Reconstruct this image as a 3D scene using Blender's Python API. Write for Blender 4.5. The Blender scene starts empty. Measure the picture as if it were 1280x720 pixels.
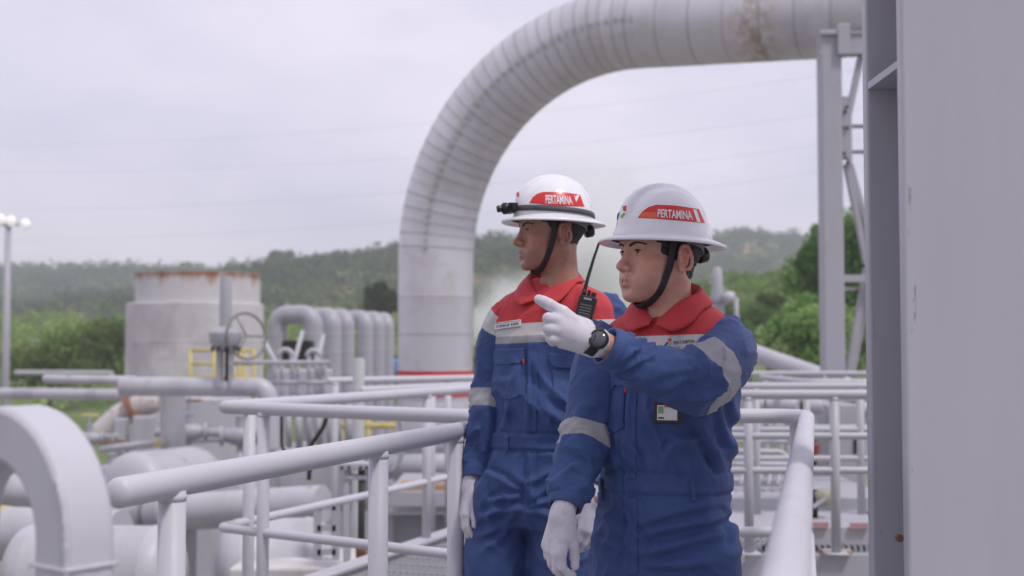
import bpy, bmesh, math, random
import numpy as np
from mathutils import Vector, Matrix
from mathutils.bvhtree import BVHTree

random.seed(7)
rng = np.random.default_rng(11)
SC = bpy.context.scene
COL = SC.collection
R = math.radians

# ------------------------------------------------------------------ camera geometry
F = 1600.0            # focal length in photograph pixels (1280 wide)
EYE = 1.295           # camera height above the walkway
TILT = math.atan(75.0 / F)
CT, ST = math.cos(TILT), math.sin(TILT)


def P(x, y, D):
    """world point at depth D seen at photograph pixel x, y"""
    u, v = (x - 640.0) / F, (360.0 - y) / F
    t = D / (CT - v * ST)
    return Vector((u * t, D, EYE + t * (ST + v * CT)))


def proj(co):
    """pixel coordinates of an (N,3) array of world points"""
    X, Y, Z = co[:, 0], co[:, 1], co[:, 2] - EYE
    fw = Y * CT + Z * ST
    up = -Y * ST + Z * CT
    return 640 + F * X / fw, 360 - F * up / fw


def on_z(x, y, z):
    """world point of height z seen at pixel x, y"""
    u, v = (x - 640.0) / F, (360.0 - y) / F
    t = (z - EYE) / (ST + v * CT)
    return Vector((u * t, t * (CT - v * ST), z))


# ------------------------------------------------------------------ object helpers
ORI = {}


def mk(name, verts, faces, mat, parent=None, origin=None, smooth=True, attrs=None, bevel=0, solid=0, auto=None):
    """link verts/faces (world coordinates) as one mesh object"""
    v = np.asarray(verts, dtype=np.float64).reshape(-1, 3)
    base = ORI[parent.name] if parent is not None else np.zeros(3)
    o3 = np.array(origin, dtype=float) if origin is not None else (base.copy() if parent is not None else np.zeros(3))
    me = bpy.data.meshes.new(name)
    me.from_pydata((v - o3).tolist(), [], [list(map(int, f)) for f in faces])
    me.update()
    if smooth:
        me.polygons.foreach_set('use_smooth', [True] * len(me.polygons))
    if attrs:
        for k, a in attrs.items():
            a = np.asarray(a, dtype=np.float32)
            if a.ndim == 1:
                at = me.attributes.new(k, 'FLOAT', 'POINT')
                at.data.foreach_set('value', a)
            else:
                at = me.attributes.new(k, 'FLOAT_COLOR', 'POINT')
                if a.shape[1] == 3:
                    a = np.concatenate([a, np.ones((len(a), 1), np.float32)], 1)
                at.data.foreach_set('color', a.ravel())
    ob = bpy.data.objects.new(name, me)
    COL.objects.link(ob)
    if mat is not None:
        me.materials.append(mat)
    ob.location = Vector(o3 - base)
    if parent is not None:
        ob.parent = parent
    ORI[ob.name] = o3
    if bevel:
        m = ob.modifiers.new('bevel', 'BEVEL')
        m.width = bevel
        m.segments = 2
        m.limit_method = 'ANGLE'
        m.angle_limit = R(40)
    if solid:
        m = ob.modifiers.new('solid', 'SOLIDIFY')
        m.thickness = solid
        m.offset = -1
    if auto:
        me.set_sharp_from_angle(angle=R(auto))
    return ob


def empty(name, loc, parent=None):
    o = bpy.data.objects.new(name, None)
    COL.objects.link(o)
    o.location = Vector(loc) - (Vector(ORI[parent.name]) if parent else Vector((0, 0, 0)))
    o.empty_display_size = .2
    if parent:
        o.parent = parent
    ORI[o.name] = np.array(loc, dtype=float)
    return o


def tag(o, label, cat, group=None):
    o['label'] = label
    o['category'] = cat
    if group:
        o['group'] = group
    return o


def kind(o, k):
    o['kind'] = k
    return o


class MB:
    """collects shapes that belong to one mesh"""
    def __init__(self):
        self.v, self.f, self.n = [], [], 0

    def add(self, v, f):
        v = np.asarray(v, dtype=float).reshape(-1, 3)
        self.v.append(v)
        self.f += [[i + self.n for i in q] for q in f]
        self.n += len(v)
        return self

    def box(self, c, s, M=None):
        c = np.array(c, float)
        s = np.array(s, float) / 2
        v = np.array([[x, y, z] for x in (-1, 1) for y in (-1, 1) for z in (-1, 1)], float) * s
        if M is not None:
            v = v @ np.array(M.to_3x3()).T
        f = [(0, 1, 3, 2), (4, 6, 7, 5), (0, 4, 5, 1), (2, 3, 7, 6), (0, 2, 6, 4), (1, 5, 7, 3)]
        return self.add(v + c, f)

    def bar(self, a, b, w, t, up=(0, 0, 1)):
        """rectangular bar from a to b, w across, t along up"""
        a, b = Vector(a), Vector(b)
        d = (b - a).normalized()
        up = Vector(up)
        s = d.cross(up)
        if s.length < 1e-5:
            s = d.cross(Vector((1, 0, 0)))
        s.normalize()
        n = s.cross(d).normalized()
        v = [p + s * sx * w / 2 + n * sn * t / 2 for p in (a, b) for sx, sn in ((-1, -1), (1, -1), (1, 1), (-1, 1))]
        f = [(3, 2, 1, 0), (4, 5, 6, 7)] + [(i, (i + 1) % 4, 4 + (i + 1) % 4, 4 + i) for i in range(4)]
        return self.add([tuple(q) for q in v], f)

    def tube(self, pts, r, n=16, caps=True, dome=False):
        v, f = sweep(pts, r, n, caps, dome)
        return self.add(v, f)

    def rev(self, prof, c, axis=(0, 0, 1), n=32):
        """profile (radius, height) revolved about axis through c"""
        ax = Vector(axis).normalized()
        u = ax.orthogonal().normalized()
        w = ax.cross(u)
        c = Vector(c)
        v, f = [], []
        for (r, hh) in prof:
            for i in range(n):
                a = 2 * math.pi * i / n
                v.append(tuple(c + ax * hh + (u * math.cos(a) + w * math.sin(a)) * r))
        m = len(prof)
        for j in range(m - 1):
            for i in range(n):
                k = (i + 1) % n
                f.append((j * n + i, j * n + k, (j + 1) * n + k, (j + 1) * n + i))
        if prof[0][0] > 1e-6:
            f.append(tuple(range(n))[::-1])
        if prof[-1][0] > 1e-6:
            f.append(tuple((m - 1) * n + i for i in range(n)))
        return self.add(v, f)

    def build(self, name, mat, parent=None, **kw):
        return mk(name, np.concatenate(self.v), self.f, mat, parent, **kw)


def frames(pts):
    pts = np.asarray([tuple(p) for p in pts], float)
    t = np.gradient(pts, axis=0)
    t /= np.linalg.norm(t, axis=1)[:, None] + 1e-12
    ref = np.array([0, 0, 1.0]) if abs(t[0][2]) < .9 else np.array([0, 1.0, 0])
    u = np.cross(t[0], ref)
    u /= np.linalg.norm(u)
    U, W = [], []
    for i in range(len(pts)):
        u = u - t[i] * np.dot(u, t[i])
        u /= np.linalg.norm(u) + 1e-12
        U.append(u.copy())
        W.append(np.cross(t[i], u))
    return pts, t, np.array(U), np.array(W)


def sweep(pts, r, n=16, caps=True, dome=False):
    pts, t, U, W = frames(pts)
    m = len(pts)
    rr = np.full(m, r) if np.isscalar(r) else np.asarray(r, float)
    if dome:   # rounded ends
        k = 5
        hp, hr = [], []
        for s in (0, 1):
            e = 0 if s == 0 else m - 1
            sg = -1 if s == 0 else 1
            a = np.linspace(0, math.pi / 2, k + 1)[1:]
            P_ = [pts[e] + sg * t[e] * rr[e] * math.sin(x) * .6 for x in a]
            Q_ = [rr[e] * max(math.cos(x), .02) for x in a]
            hp.append(P_)
            hr.append(Q_)
        pts = np.array(hp[0][::-1] + list(pts) + hp[1])
        rr = np.array(hr[0][::-1] + list(rr) + hr[1])
        U = np.concatenate([np.repeat(U[:1], k, 0), U, np.repeat(U[-1:], k, 0)])
        W = np.concatenate([np.repeat(W[:1], k, 0), W, np.repeat(W[-1:], k, 0)])
        m = len(pts)
    a = np.linspace(0, 2 * math.pi, n, endpoint=False)
    v = pts[:, None, :] + rr[:, None, None] * (np.cos(a)[None, :, None] * U[:, None, :] + np.sin(a)[None, :, None] * W[:, None, :])
    f = []
    for j in range(m - 1):
        for i in range(n):
            k = (i + 1) % n
            f.append((j * n + i, j * n + k, (j + 1) * n + k, (j + 1) * n + i))
    if caps:
        f.append(tuple(range(n))[::-1])
        f.append(tuple((m - 1) * n + i for i in range(n)))
    return v.reshape(-1, 3), f


def fillet(pts, r, n=8):
    """round the inner corners of a polyline"""
    pts = [Vector(p) for p in pts]
    out = [pts[0]]
    for i in range(1, len(pts) - 1):
        a, b, c = pts[i - 1], pts[i], pts[i + 1]
        d1, d2 = (a - b), (c - b)
        rr = min(r, d1.length * .49, d2.length * .49)
        ang = d1.angle(d2)
        if ang > math.pi - .02:
            out.append(b)
            continue
        rad = rr
        tl = min(rad / math.tan(ang / 2), d1.length * .49, d2.length * .49)
        rad = tl * math.tan(ang / 2)
        d1.normalize()
        d2.normalize()
        bis = (d1 + d2).normalized()
        cen = b + bis * (rad / math.sin(ang / 2))
        s, e = b + d1 * tl - cen, b + d2 * tl - cen
        tot = s.angle(e)
        ax = s.cross(e).normalized()
        for k in range(n + 1):
            out.append(cen + Matrix.Rotation(tot * k / n, 3, ax) @ s)
    out.append(pts[-1])
    return out


def dense(pts, step):
    pts = [Vector(p) for p in pts]
    out = [pts[0]]
    for a, b in zip(pts, pts[1:]):
        k = max(1, int(math.ceil((b - a).length / step)))
        for i in range(1, k + 1):
            out.append(a.lerp(b, i / k))
    return out


def spline(pts, n):
    """Catmull-Rom through rows of any width, n samples evenly spread in parameter"""
    p = np.asarray(pts, float)
    p = np.concatenate([[2 * p[0] - p[1]], p, [2 * p[-1] - p[-2]]])
    m = len(p) - 3
    out = []
    for s in np.linspace(0, m - 1e-9, n):
        i = int(s)
        t = s - i
        a, b, c, d = p[i], p[i + 1], p[i + 2], p[i + 3]
        out.append(.5 * ((2 * b) + (-a + c) * t + (2 * a - 5 * b + 4 * c - d) * t * t + (-a + 3 * b - 3 * c + d) * t ** 3))
    return np.array(out)


# ------------------------------------------------------------------ noise
def _hash(ix, iy, iz):
    h = (ix.astype(np.int64) * 374761393 + iy.astype(np.int64) * 668265263 + iz.astype(np.int64) * 2147483647) & 0x7fffffff
    h = ((h ^ (h >> 13)) * 1274126177) & 0x7fffffff
    return ((h ^ (h >> 16)) & 0xffff) / 65535.0


def vnoise(p):
    p = np.asarray(p, float)
    i = np.floor(p).astype(np.int64)
    f = p - i
    f = f * f * f * (f * (f * 6 - 15) + 10)
    r = 0
    for a in (0, 1):
        for b in (0, 1):
            for c in (0, 1):
                w = (f[:, 0] if a else 1 - f[:, 0]) * (f[:, 1] if b else 1 - f[:, 1]) * (f[:, 2] if c else 1 - f[:, 2])
                r = r + w * _hash(i[:, 0] + a, i[:, 1] + b, i[:, 2] + c)
    return r


def fbm(p, o=3):
    r, a, s = 0, .5, 1.0
    for k in range(o):
        r = r + a * vnoise(p * s + 17.3 * k)
        a *= .5
        s *= 2.03
    return r / (1 - .5 ** o)


# ------------------------------------------------------------------ implicit surfaces
class Field:
    def __init__(self, lo, hi, h):
        self.lo, self.h = np.array(lo, float), h
        n = np.ceil((np.array(hi, float) - self.lo) / h).astype(int) + 1
        self.ax = [np.arange(n[i]) * h + self.lo[i] for i in range(3)]
        self.d = np.full(n, 1e3, np.float32)

    def _sl(self, lo, hi):
        s = []
        for i in range(3):
            a = int(max(0, math.floor((lo[i] - self.lo[i]) / self.h)))
            b = int(min(self.d.shape[i], math.ceil((hi[i] - self.lo[i]) / self.h) + 1))
            if b <= a:
                return None
            s.append(slice(a, b))
        return tuple(s)

    def op(self, fn, lo, hi, k, sub=False):
        m = k + 4 * self.h
        s = self._sl(np.array(lo) - m, np.array(hi) + m)
        if s is None:
            return
        x = self.ax[0][s[0]].astype(np.float32)[:, None, None]
        y = self.ax[1][s[1]].astype(np.float32)[None, :, None]
        z = self.ax[2][s[2]].astype(np.float32)[None, None, :]
        v = fn(x, y, z)
        a = self.d[s]
        if sub:
            v = -v
            h = np.clip(.5 - .5 * (a - v) / k, 0, 1)
            self.d[s] = a + (v - a) * h + k * h * (1 - h)
        else:
            h = np.clip(.5 + .5 * (a - v) / k, 0, 1)
            self.d[s] = a + (v - a) * h - k * h * (1 - h)

    def ell(self, c, r, k=.01, sub=False):
        c, r = np.array(c, float), np.array(r, float)

        def fn(x, y, z):
            X, Y, Z = (x - c[0]), (y - c[1]), (z - c[2])
            k0 = np.sqrt((X / r[0]) ** 2 + (Y / r[1]) ** 2 + (Z / r[2]) ** 2)
            k1 = np.sqrt((X / r[0] ** 2) ** 2 + (Y / r[1] ** 2) ** 2 + (Z / r[2] ** 2) ** 2)
            return k0 * (k0 - 1) / (k1 + 1e-9)
        self.op(fn, c - r, c + r, k, sub)

    def cap(self, a, b, ra, rb, k=.01, sub=False):
        a, b = np.array(a, float), np.array(b, float)
        ab = b - a
        L = max(float(ab @ ab), 1e-12)
        mr = max(ra, rb)

        def fn(x, y, z):
            t = np.clip(((x - a[0]) * ab[0] + (y - a[1]) * ab[1] + (z - a[2]) * ab[2]) / L, 0, 1)
            return np.sqrt((x - a[0] - t * ab[0]) ** 2 + (y - a[1] - t * ab[1]) ** 2 + (z - a[2] - t * ab[2]) ** 2) - (ra + (rb - ra) * t)
        self.op(fn, np.minimum(a, b) - mr, np.maximum(a, b) + mr, k, sub)

    def chain(self, pts, rad, k=.005, sub=False):
        for i in range(len(pts) - 1):
            self.cap(pts[i], pts[i + 1], rad[i], rad[i + 1], k, sub)

    def mesh(self):
        d, h, lo = self.d, self.h, self.lo
        ins = d < 0
        nx, ny, nz = d.shape
        C = [(0, 0, 0), (1, 0, 0), (0, 1, 0), (1, 1, 0), (0, 0, 1), (1, 0, 1), (0, 1, 1), (1, 1, 1)]
        cnt = np.zeros((nx - 1, ny - 1, nz - 1), np.int8)
        for (a, b, c) in C:
            cnt += ins[a:nx - 1 + a, b:ny - 1 + b, c:nz - 1 + c]
        act = np.argwhere((cnt > 0) & (cnt < 8))
        vals = np.stack([d[act[:, 0] + a, act[:, 1] + b, act[:, 2] + c] for a, b, c in C], 1).astype(float)
        vals = np.clip(vals, -4 * h, 4 * h)
        pos, num = np.zeros((len(act), 3)), np.zeros(len(act))
        Cn = np.array(C, float)
        for i in range(8):
            for j in range(i + 1, 8):
                if np.abs(Cn[i] - Cn[j]).sum() != 1:
                    continue
                m = (vals[:, i] < 0) != (vals[:, j] < 0)
                t = vals[:, i] / np.where(m, vals[:, i] - vals[:, j], 1)
                pos += np.where(m[:, None], Cn[i] + t[:, None] * (Cn[j] - Cn[i]), 0)
                num += m
        pos = pos / num[:, None]
        v = (act + pos) * h + lo
        ix = np.full((nx - 1, ny - 1, nz - 1), -1, np.int64)
        ix[act[:, 0], act[:, 1], act[:, 2]] = np.arange(len(act))
        F_ = []
        for axn in range(3):
            sl0 = [slice(None)] * 3
            sl1 = [slice(None)] * 3
            sl0[axn] = slice(0, -1)
            sl1[axn] = slice(1, None)
            e = ins[tuple(sl0)] != ins[tuple(sl1)]
            q = np.argwhere(e)
            o1, o2 = [(1, 2), (2, 0), (0, 1)][axn]
            ok = (q[:, o1] > 0) & (q[:, o2] > 0) & (q[:, o1] < d.shape[o1] - 1) & (q[:, o2] < d.shape[o2] - 1)
            q = q[ok]
            flip = ins[q[:, 0], q[:, 1], q[:, 2]]

            def cell(a, b):
                p = q.copy()
                p[:, o1] -= a
                p[:, o2] -= b
                return ix[p[:, 0], p[:, 1], p[:, 2]]
            quad = np.stack([cell(1, 1), cell(0, 1), cell(0, 0), cell(1, 0)], 1)
            quad[~flip] = quad[~flip][:, ::-1]
            F_.append(quad)
        return v, np.concatenate(F_)


def normals(v, f):
    f = np.asarray(f)
    n = np.cross(v[f[:, 2]] - v[f[:, 0]], v[f[:, 3]] - v[f[:, 1]])
    N = np.zeros_like(v)
    for i in range(4):
        np.add.at(N, f[:, i], n)
    return N / (np.linalg.norm(N, axis=1)[:, None] + 1e-12)


def relax(v, f, it=1, w=.5):
    f = np.asarray(f)
    for _ in range(it):
        s, c = np.zeros_like(v), np.zeros(len(v))
        for i in range(4):
            a, b = f[:, i], f[:, (i + 1) % 4]
            np.add.at(s, a, v[b])
            np.add.at(s, b, v[a])
            np.add.at(c, a, 1)
            np.add.at(c, b, 1)
        v = v * (1 - w) + w * s / np.maximum(c, 1)[:, None]
    return v
# ------------------------------------------------------------------ materials
class NT:
    def __init__(self, name):
        self.m = bpy.data.materials.new(name)
        self.m.use_nodes = True
        self.t = self.m.node_tree
        self.b = self.t.nodes['Principled BSDF']
        self.out = self.t.nodes['Material Output']

    def n(self, typ, **kw):
        x = self.t.nodes.new(typ)
        for k, v in kw.items():
            if k.startswith('i_'):
                key = k[2:]
                x.inputs[int(key) if key.isdigit() else key].default_value = v
            else:
                setattr(x, k, v)
        return x

    def l(self, a, b):
        if isinstance(a, tuple):
            b.default_value = (*a[:3], 1)
            return
        self.t.links.new(a, b)

    def math(self, op, a, b=None, c=None, clamp=False):
        x = self.n('ShaderNodeMath', operation=op)
        x.use_clamp = clamp
        for i, q in enumerate((a, b, c)):
            if q is None:
                continue
            if isinstance(q, (int, float)):
                x.inputs[i].default_value = q
            else:
                self.l(q, x.inputs[i])
        return x.outputs[0]

    def mix(self, fac, a, b):
        x = self.n('ShaderNodeMix', data_type='RGBA')
        for s, q in ((0, fac), (6, a), (7, b)):
            if isinstance(q, (int, float)):
                x.inputs[s].default_value = q
            elif isinstance(q, tuple):
                x.inputs[s].default_value = (*q[:3], 1)
            else:
                self.l(q, x.inputs[s])
        return x.outputs[2]

    def noise(self, scale, detail=4, rough=.55, vec=None, stretch=None):
        x = self.n('ShaderNodeTexNoise')
        x.inputs['Scale'].default_value = scale
        x.inputs['Detail'].default_value = detail
        x.inputs['Roughness'].default_value = rough
        if vec is None:
            vec = self.n('ShaderNodeTexCoord').outputs['Object']
        if stretch:
            mp = self.n('ShaderNodeMapping')
            mp.inputs['Scale'].default_value = stretch
            self.l(vec, mp.inputs[0])
            vec = mp.outputs[0]
        self.l(vec, x.inputs['Vector'])
        return x.outputs['Fac']

    def ramp(self, fac, lo, hi, a=(0, 0, 0), b=(1, 1, 1)):
        x = self.n('ShaderNodeMapRange')
        x.inputs[1].default_value = lo
        x.inputs[2].default_value = hi
        self.l(fac, x.inputs[0])
        return x.outputs[0]

    def bump(self, h, strength=.2, dist=.01):
        x = self.n('ShaderNodeBump')
        x.inputs['Strength'].default_value = strength
        x.inputs['Distance'].default_value = dist
        self.l(h, x.inputs['Height'])
        self.l(x.outputs[0], self.b.inputs['Normal'])
        return x

    def attr(self, name):
        return self.n('ShaderNodeAttribute', attribute_name=name)

    def col(self, c):
        if isinstance(c, tuple):
            self.b.inputs['Base Color'].default_value = (*c[:3], 1)
        else:
            self.l(c, self.b.inputs['Base Color'])

    def set(self, **kw):
        for k, v in kw.items():
            self.b.inputs[k.replace('_', ' ')].default_value = v
        return self


def paint(name, c, rough=.38, dirt=.25, dcol=(.30, .27, .24), scale=6, rust=0, bump=.06, stretch=(1, 1, .35), spec=.5):
    """painted steel with grime and, if asked, rust spots"""
    t = NT(name)
    n1 = t.noise(scale, 6, .62, stretch=stretch)
    n2 = t.noise(scale * 7, 5, .6)
    n3 = t.noise(1.7, 2, .5)
    base = t.mix(t.ramp(n3, .35, .7), c, tuple(min(1, x * 1.05) for x in c))
    f = t.math('MULTIPLY', t.ramp(n1, .52, .78), dirt)
    base = t.mix(f, base, dcol)
    f2 = t.math('MULTIPLY', t.ramp(n2, .62, .75), dirt * .5)
    base = t.mix(f2, base, dcol)
    if rust:
        r = t.noise(scale * 2.2, 8, .7)
        base = t.mix(t.math('MULTIPLY', t.ramp(r, .66 - .1 * rust, .72 - .06 * rust), .9), base, (.22, .09, .04))
    t.col(base)
    rr = t.math('ADD', t.math('MULTIPLY', n2, .22), rough - .1)
    t.l(rr, t.b.inputs['Roughness'])
    t.b.inputs['Specular IOR Level'].default_value = spec
    t.bump(n2, bump, .004)
    return t.m


def plain(name, c, rough=.5, metal=0, var=.12, scale=30, bump=.05):
    t = NT(name)
    n = t.noise(scale, 4)
    t.col(t.mix(t.ramp(n, .3, .7), tuple(x * (1 - var) for x in c), tuple(min(1, x * (1 + var)) for x in c)))
    t.b.inputs['Roughness'].default_value = rough
    t.b.inputs['Metallic'].default_value = metal
    t.bump(n, bump, .003)
    return t.m


def fabric(name, bands, attr='band', fuzz=.07):
    """woven cloth; bands = [(upper limit of attribute, colour)], the last colour beyond"""
    t = NT(name)
    a = t.attr(attr).outputs['Fac']
    c = bands[-1][1]
    for lim, colr in reversed(bands[:-1]):
        m = t.math('LESS_THAN', a, lim)
        c = t.mix(m, c, colr)
    n = t.noise(14, 5, .6)
    w = t.noise(900, 2, .5)
    hs = t.n('ShaderNodeHueSaturation')
    v = t.math('ADD', .82, t.math('ADD', t.math('MULTIPLY', n, .24), t.math('MULTIPLY', w, .12)))
    t.l(v, hs.inputs['Value'])
    t.l(c, hs.inputs['Color'])
    t.col(hs.outputs[0])
    t.b.inputs['Roughness'].default_value = .66
    t.b.inputs['Specular IOR Level'].default_value = .25
    t.b.inputs['Sheen Weight'].default_value = fuzz
    t.b.inputs['Sheen Roughness'].default_value = .5
    n2 = t.noise(38, 4, .55)
    cr = t.n('ShaderNodeTexNoise', noise_type='RIDGED_MULTIFRACTAL')
    cr.inputs['Scale'].default_value = 9
    cr.inputs['Detail'].default_value = 3
    cr.inputs['Roughness'].default_value = .45
    cr.inputs['Distortion'].default_value = 1.2
    mpc = t.n('ShaderNodeMapping')
    mpc.inputs['Scale'].default_value = (1.3, 1.3, .8)
    mpc.inputs['Rotation'].default_value = (.3, .5, .4)
    t.l(t.n('ShaderNodeTexCoord').outputs['Object'], mpc.inputs[0])
    t.l(mpc.outputs[0], cr.inputs['Vector'])
    t.bump(t.math('ADD', t.math('MULTIPLY', cr.outputs[0], .55), t.math('ADD', t.math('MULTIPLY', n2, .5), t.math('MULTIPLY', w, .08))), .55, .010)
    return t.m


BLUE, RED = (.052, .091, .238), (.55, .050, .058)
WHITE_C, GREY_R = (.60, .585, .57), (.36, .36, .375)
RAIL = paint('painted_rail', (.55, .54, .585), .48, .38, (.42, .39, .38), 5, 0, .10)
RAIL_FAR = paint('painted_rail_far', (.46, .452, .49), .42, .45, (.36, .34, .33), 4, .25)
STEEL_GREY = paint('grey_steel_paint', (.40, .40, .445), .42, .30, (.20, .19, .19), 3, .0, .12, (1, 1, .2))
STEEL_LIGHT = paint('light_steel_paint', (.42, .415, .455), .45, .35, (.30, .28, .27), 3, .12)
PIPE_WHITE = paint('white_pipe_paint', (.49, .482, .52), .42, .6, (.36, .33, .31), 2.2, .25)
GREY_PIPE = paint('grey_pipe_paint', (.40, .40, .435), .42, .35, (.30, .28, .27), 2.5, .2)
YELLOW = paint('yellow_paint', (.62, .52, .18), .5, .5, (.35, .25, .08), 4, .3)
RUSTY = paint('rusty_iron', (.24, .13, .08), .8, .6, (.35, .12, .05), 9, .8)
DARK = plain('dark_rubber', (.016, .016, .018), .55)
BLACK_PL = plain('black_plastic', (.012, .012, .014), .38)
GALV = paint('galvanised_grating', (.36, .36, .38), .5, .35, (.3, .29, .28), 8)
WOOD = plain('old_plank', (.42, .27, .16), .8, 0, .3, 12, .2)
LAMP = NT('lamp_glow')
LAMP.set(Emission_Strength=.3)
LAMP.b.inputs['Emission Color'].default_value = (1, .98, .96, 1)
LAMP.col((.9, .9, .9))
LAMP = LAMP.m
RED_PAINT = plain('red_band_paint', (.62, .035, .03), .5)
BLUE_TARP = plain('blue_plastic', (.12, .28, .55), .6)


def concrete_mat():
    t = NT('weathered_tank_wall')
    n1 = t.noise(.9, 6, .62, stretch=(1, 1, 1.2))
    n2 = t.noise(2.2, 6, .65, stretch=(.8, .8, .35))
    c = t.mix(t.ramp(n1, .35, .7), (.66, .645, .65), (.54, .52, .52))
    c = t.mix(t.math('MULTIPLY', t.ramp(n2, .47, .64), .55), c, (.40, .37, .35))
    n4 = t.noise(.55, 3, .5, stretch=(1, 1, 2.2))
    c = t.mix(t.math('MULTIPLY', t.ramp(n4, .5, .56), .35), c, (.42, .40, .41))
    t.col(c)
    t.b.inputs['Roughness'].default_value = .85
    t.bump(n1, .2, .05)
    return t.m


def drum_mat():
    """white drum with rust bleeding down from its rim (attribute rim: 1 at the rim, 0 below)"""
    t = NT('rust_streaked_drum')
    a = t.attr('rim').outputs['Fac']
    n = t.noise(3.2, 7, .65, stretch=(1, 1, .16))
    s = t.math('ADD', t.math('MULTIPLY', a, .95), t.math('MULTIPLY', t.math('SUBTRACT', n, .72), 1.9))
    c = t.mix(t.ramp(s, .0, .55), (.60, .585, .585), (.36, .175, .10))
    n2 = t.noise(1.5, 5, .6)
    c = t.mix(t.math('MULTIPLY', t.ramp(n2, .5, .8), .4), c, (.42, .36, .33))
    t.col(c)
    t.b.inputs['Roughness'].default_value = .75
    return t.m


def clad_mat():
    t = NT('aluminium_cladding')
    p = t.attr('panel').outputs['Fac']
    n1 = t.noise(1.3, 6, .65)
    n2 = t.noise(9, 5, .6)
    c = t.mix(p, (.62, .61, .63), (.72, .71, .73))
    c = t.mix(t.math('MULTIPLY', t.ramp(n1, .5, .75), .6), c, (.44, .42, .415))
    st = t.attr('stain').outputs['Fac']
    c = t.mix(t.math('MULTIPLY', t.math('MULTIPLY', st, t.ramp(n2, .35, .6)), .75), c, (.36, .26, .15))
    seam = t.attr('seam').outputs['Fac']
    c = t.mix(t.math('MULTIPLY', seam, .8), c, (.20, .19, .19))
    t.col(c)
    t.b.inputs['Metallic'].default_value = .5
    t.l(t.math('ADD', .30, t.math('ADD', t.math('MULTIPLY', n2, .25), t.math('MULTIPLY', p, .10))), t.b.inputs['Roughness'])
    t.bump(n1, .12, .03)
    return t.m


def skin_mat():
    t = NT('skin')
    a = t.attr('tint').outputs['Color']
    n = t.noise(140, 4, .6)
    n2 = t.noise(28, 3, .5)
    hs = t.n('ShaderNodeHueSaturation')
    t.l(t.math('ADD', .80, t.math('ADD', t.math('MULTIPLY', n, .18), t.math('MULTIPLY', n2, .24))), hs.inputs['Value'])
    t.l(a, hs.inputs['Color'])
    t.col(hs.outputs[0])
    t.b.inputs['Roughness'].default_value = .40
    t.b.inputs['Specular IOR Level'].default_value = .5
    t.b.inputs['Subsurface Weight'].default_value = .22
    t.b.inputs['Subsurface Radius'].default_value = (.012, .005, .003)
    t.b.inputs['Subsurface Scale'].default_value = .5
    n3 = t.noise(420, 3, .6)
    t.bump(t.math('ADD', n3, n), .22, .0012)
    return t.m


def leaf_mat(name, rough=.6):
    t = NT(name)
    a = t.attr('col').outputs['Color']
    t.col(a)
    t.b.inputs['Roughness'].default_value = rough
    t.b.inputs['Specular IOR Level'].default_value = .3
    tr = t.n('ShaderNodeBsdfTranslucent')
    t.l(a, tr.inputs['Color'])
    ms = t.n('ShaderNodeMixShader')
    ms.inputs[0].default_value = .38
    t.l(t.b.outputs[0], ms.inputs[1])
    t.l(tr.outputs[0], ms.inputs[2])
    t.l(ms.outputs[0], t.out.inputs['Surface'])
    return t.m


def eye_mat():
    """sclera, iris and pupil by the attribute r (angle from the gaze)"""
    t = NT('eyeball')
    a = t.attr('r').outputs['Fac']
    c = t.mix(t.math('LESS_THAN', a, .54), (.58, .52, .49), (.055, .025, .014))
    c = t.mix(t.math('LESS_THAN', a, .2), c, (.004, .004, .004))
    t.col(c)
    t.b.inputs['Roughness'].default_value = .12
    return t.m


def helmet_mat():
    t = NT('helmet_shell')
    n = t.noise(35, 4)
    t.col(t.mix(t.ramp(n, .4, .75), (.84, .83, .86), (.78, .77, .80)))
    t.b.inputs['Roughness'].default_value = .22
    t.b.inputs['Coat Weight'].default_value = .25
    t.b.inputs['Coat Roughness'].default_value = .08
    return t.m


def glove_mat():
    t = NT('knit_glove')
    w = t.n('ShaderNodeTexWave')
    w.inputs['Scale'].default_value = 150
    w.inputs['Distortion'].default_value = 1.5
    w.inputs['Detail'].default_value = 2
    tc = t.n('ShaderNodeTexCoord')
    t.l(tc.outputs['Object'], w.inputs['Vector'])
    n = t.noise(500, 3)
    n2 = t.noise(25, 3)
    n5 = t.noise(60, 4, .6)
    t.col(t.mix(t.math('MULTIPLY', t.ramp(n5, .52, .70), .35), t.mix(t.ramp(n2, .35, .7), (.74, .71, .78), (.65, .62, .685)), (.42, .39, .40)))
    t.b.inputs['Roughness'].default_value = .9
    t.b.inputs['Sheen Weight'].default_value = .15
    t.b.inputs['Specular IOR Level'].default_value = .15
    t.bump(t.math('ADD', t.math('MULTIPLY', w.outputs['Fac'], .6), n), .45, .0018)
    return t.m


CONCRETE, DRUM, CLAD, SKIN = concrete_mat(), drum_mat(), clad_mat(), skin_mat()
LEAF, FARLEAF = leaf_mat('leaves'), leaf_mat('wood_leaves', .8)
EYE_M, HELMET, GLOVE = eye_mat(), helmet_mat(), glove_mat()
HAIR = plain('hair', (.012, .010, .010), .5, 0, .4, 400, .6)
STICKER = plain('red_sticker', (.66, .035, .03), .3, 0, .08, 40, 0)
STICKER_O = plain('orange_sticker', (.78, .13, .05), .3, 0, .08, 40, 0)
INK_W = plain('white_ink', (.80, .79, .80), .5, 0, .05, 60, 0)
INK_D = plain('dark_ink', (.05, .05, .09), .5, 0, .1, 60, 0)
INK_B = plain('blue_ink', (.02, .10, .45), .5, 0, .1, 60, 0)
INK_G = plain('green_ink', (.25, .45, .08), .5, 0, .1, 60, 0)
CARD = plain('white_card', (.72, .71, .70), .35, 0, .05, 60, 0)
BAND_G = plain('grey_band', (.16, .16, .17), .5)
GLASS_W = plain('watch_glass', (.10, .10, .115), .15, 0, .08, 50, 0)
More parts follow.
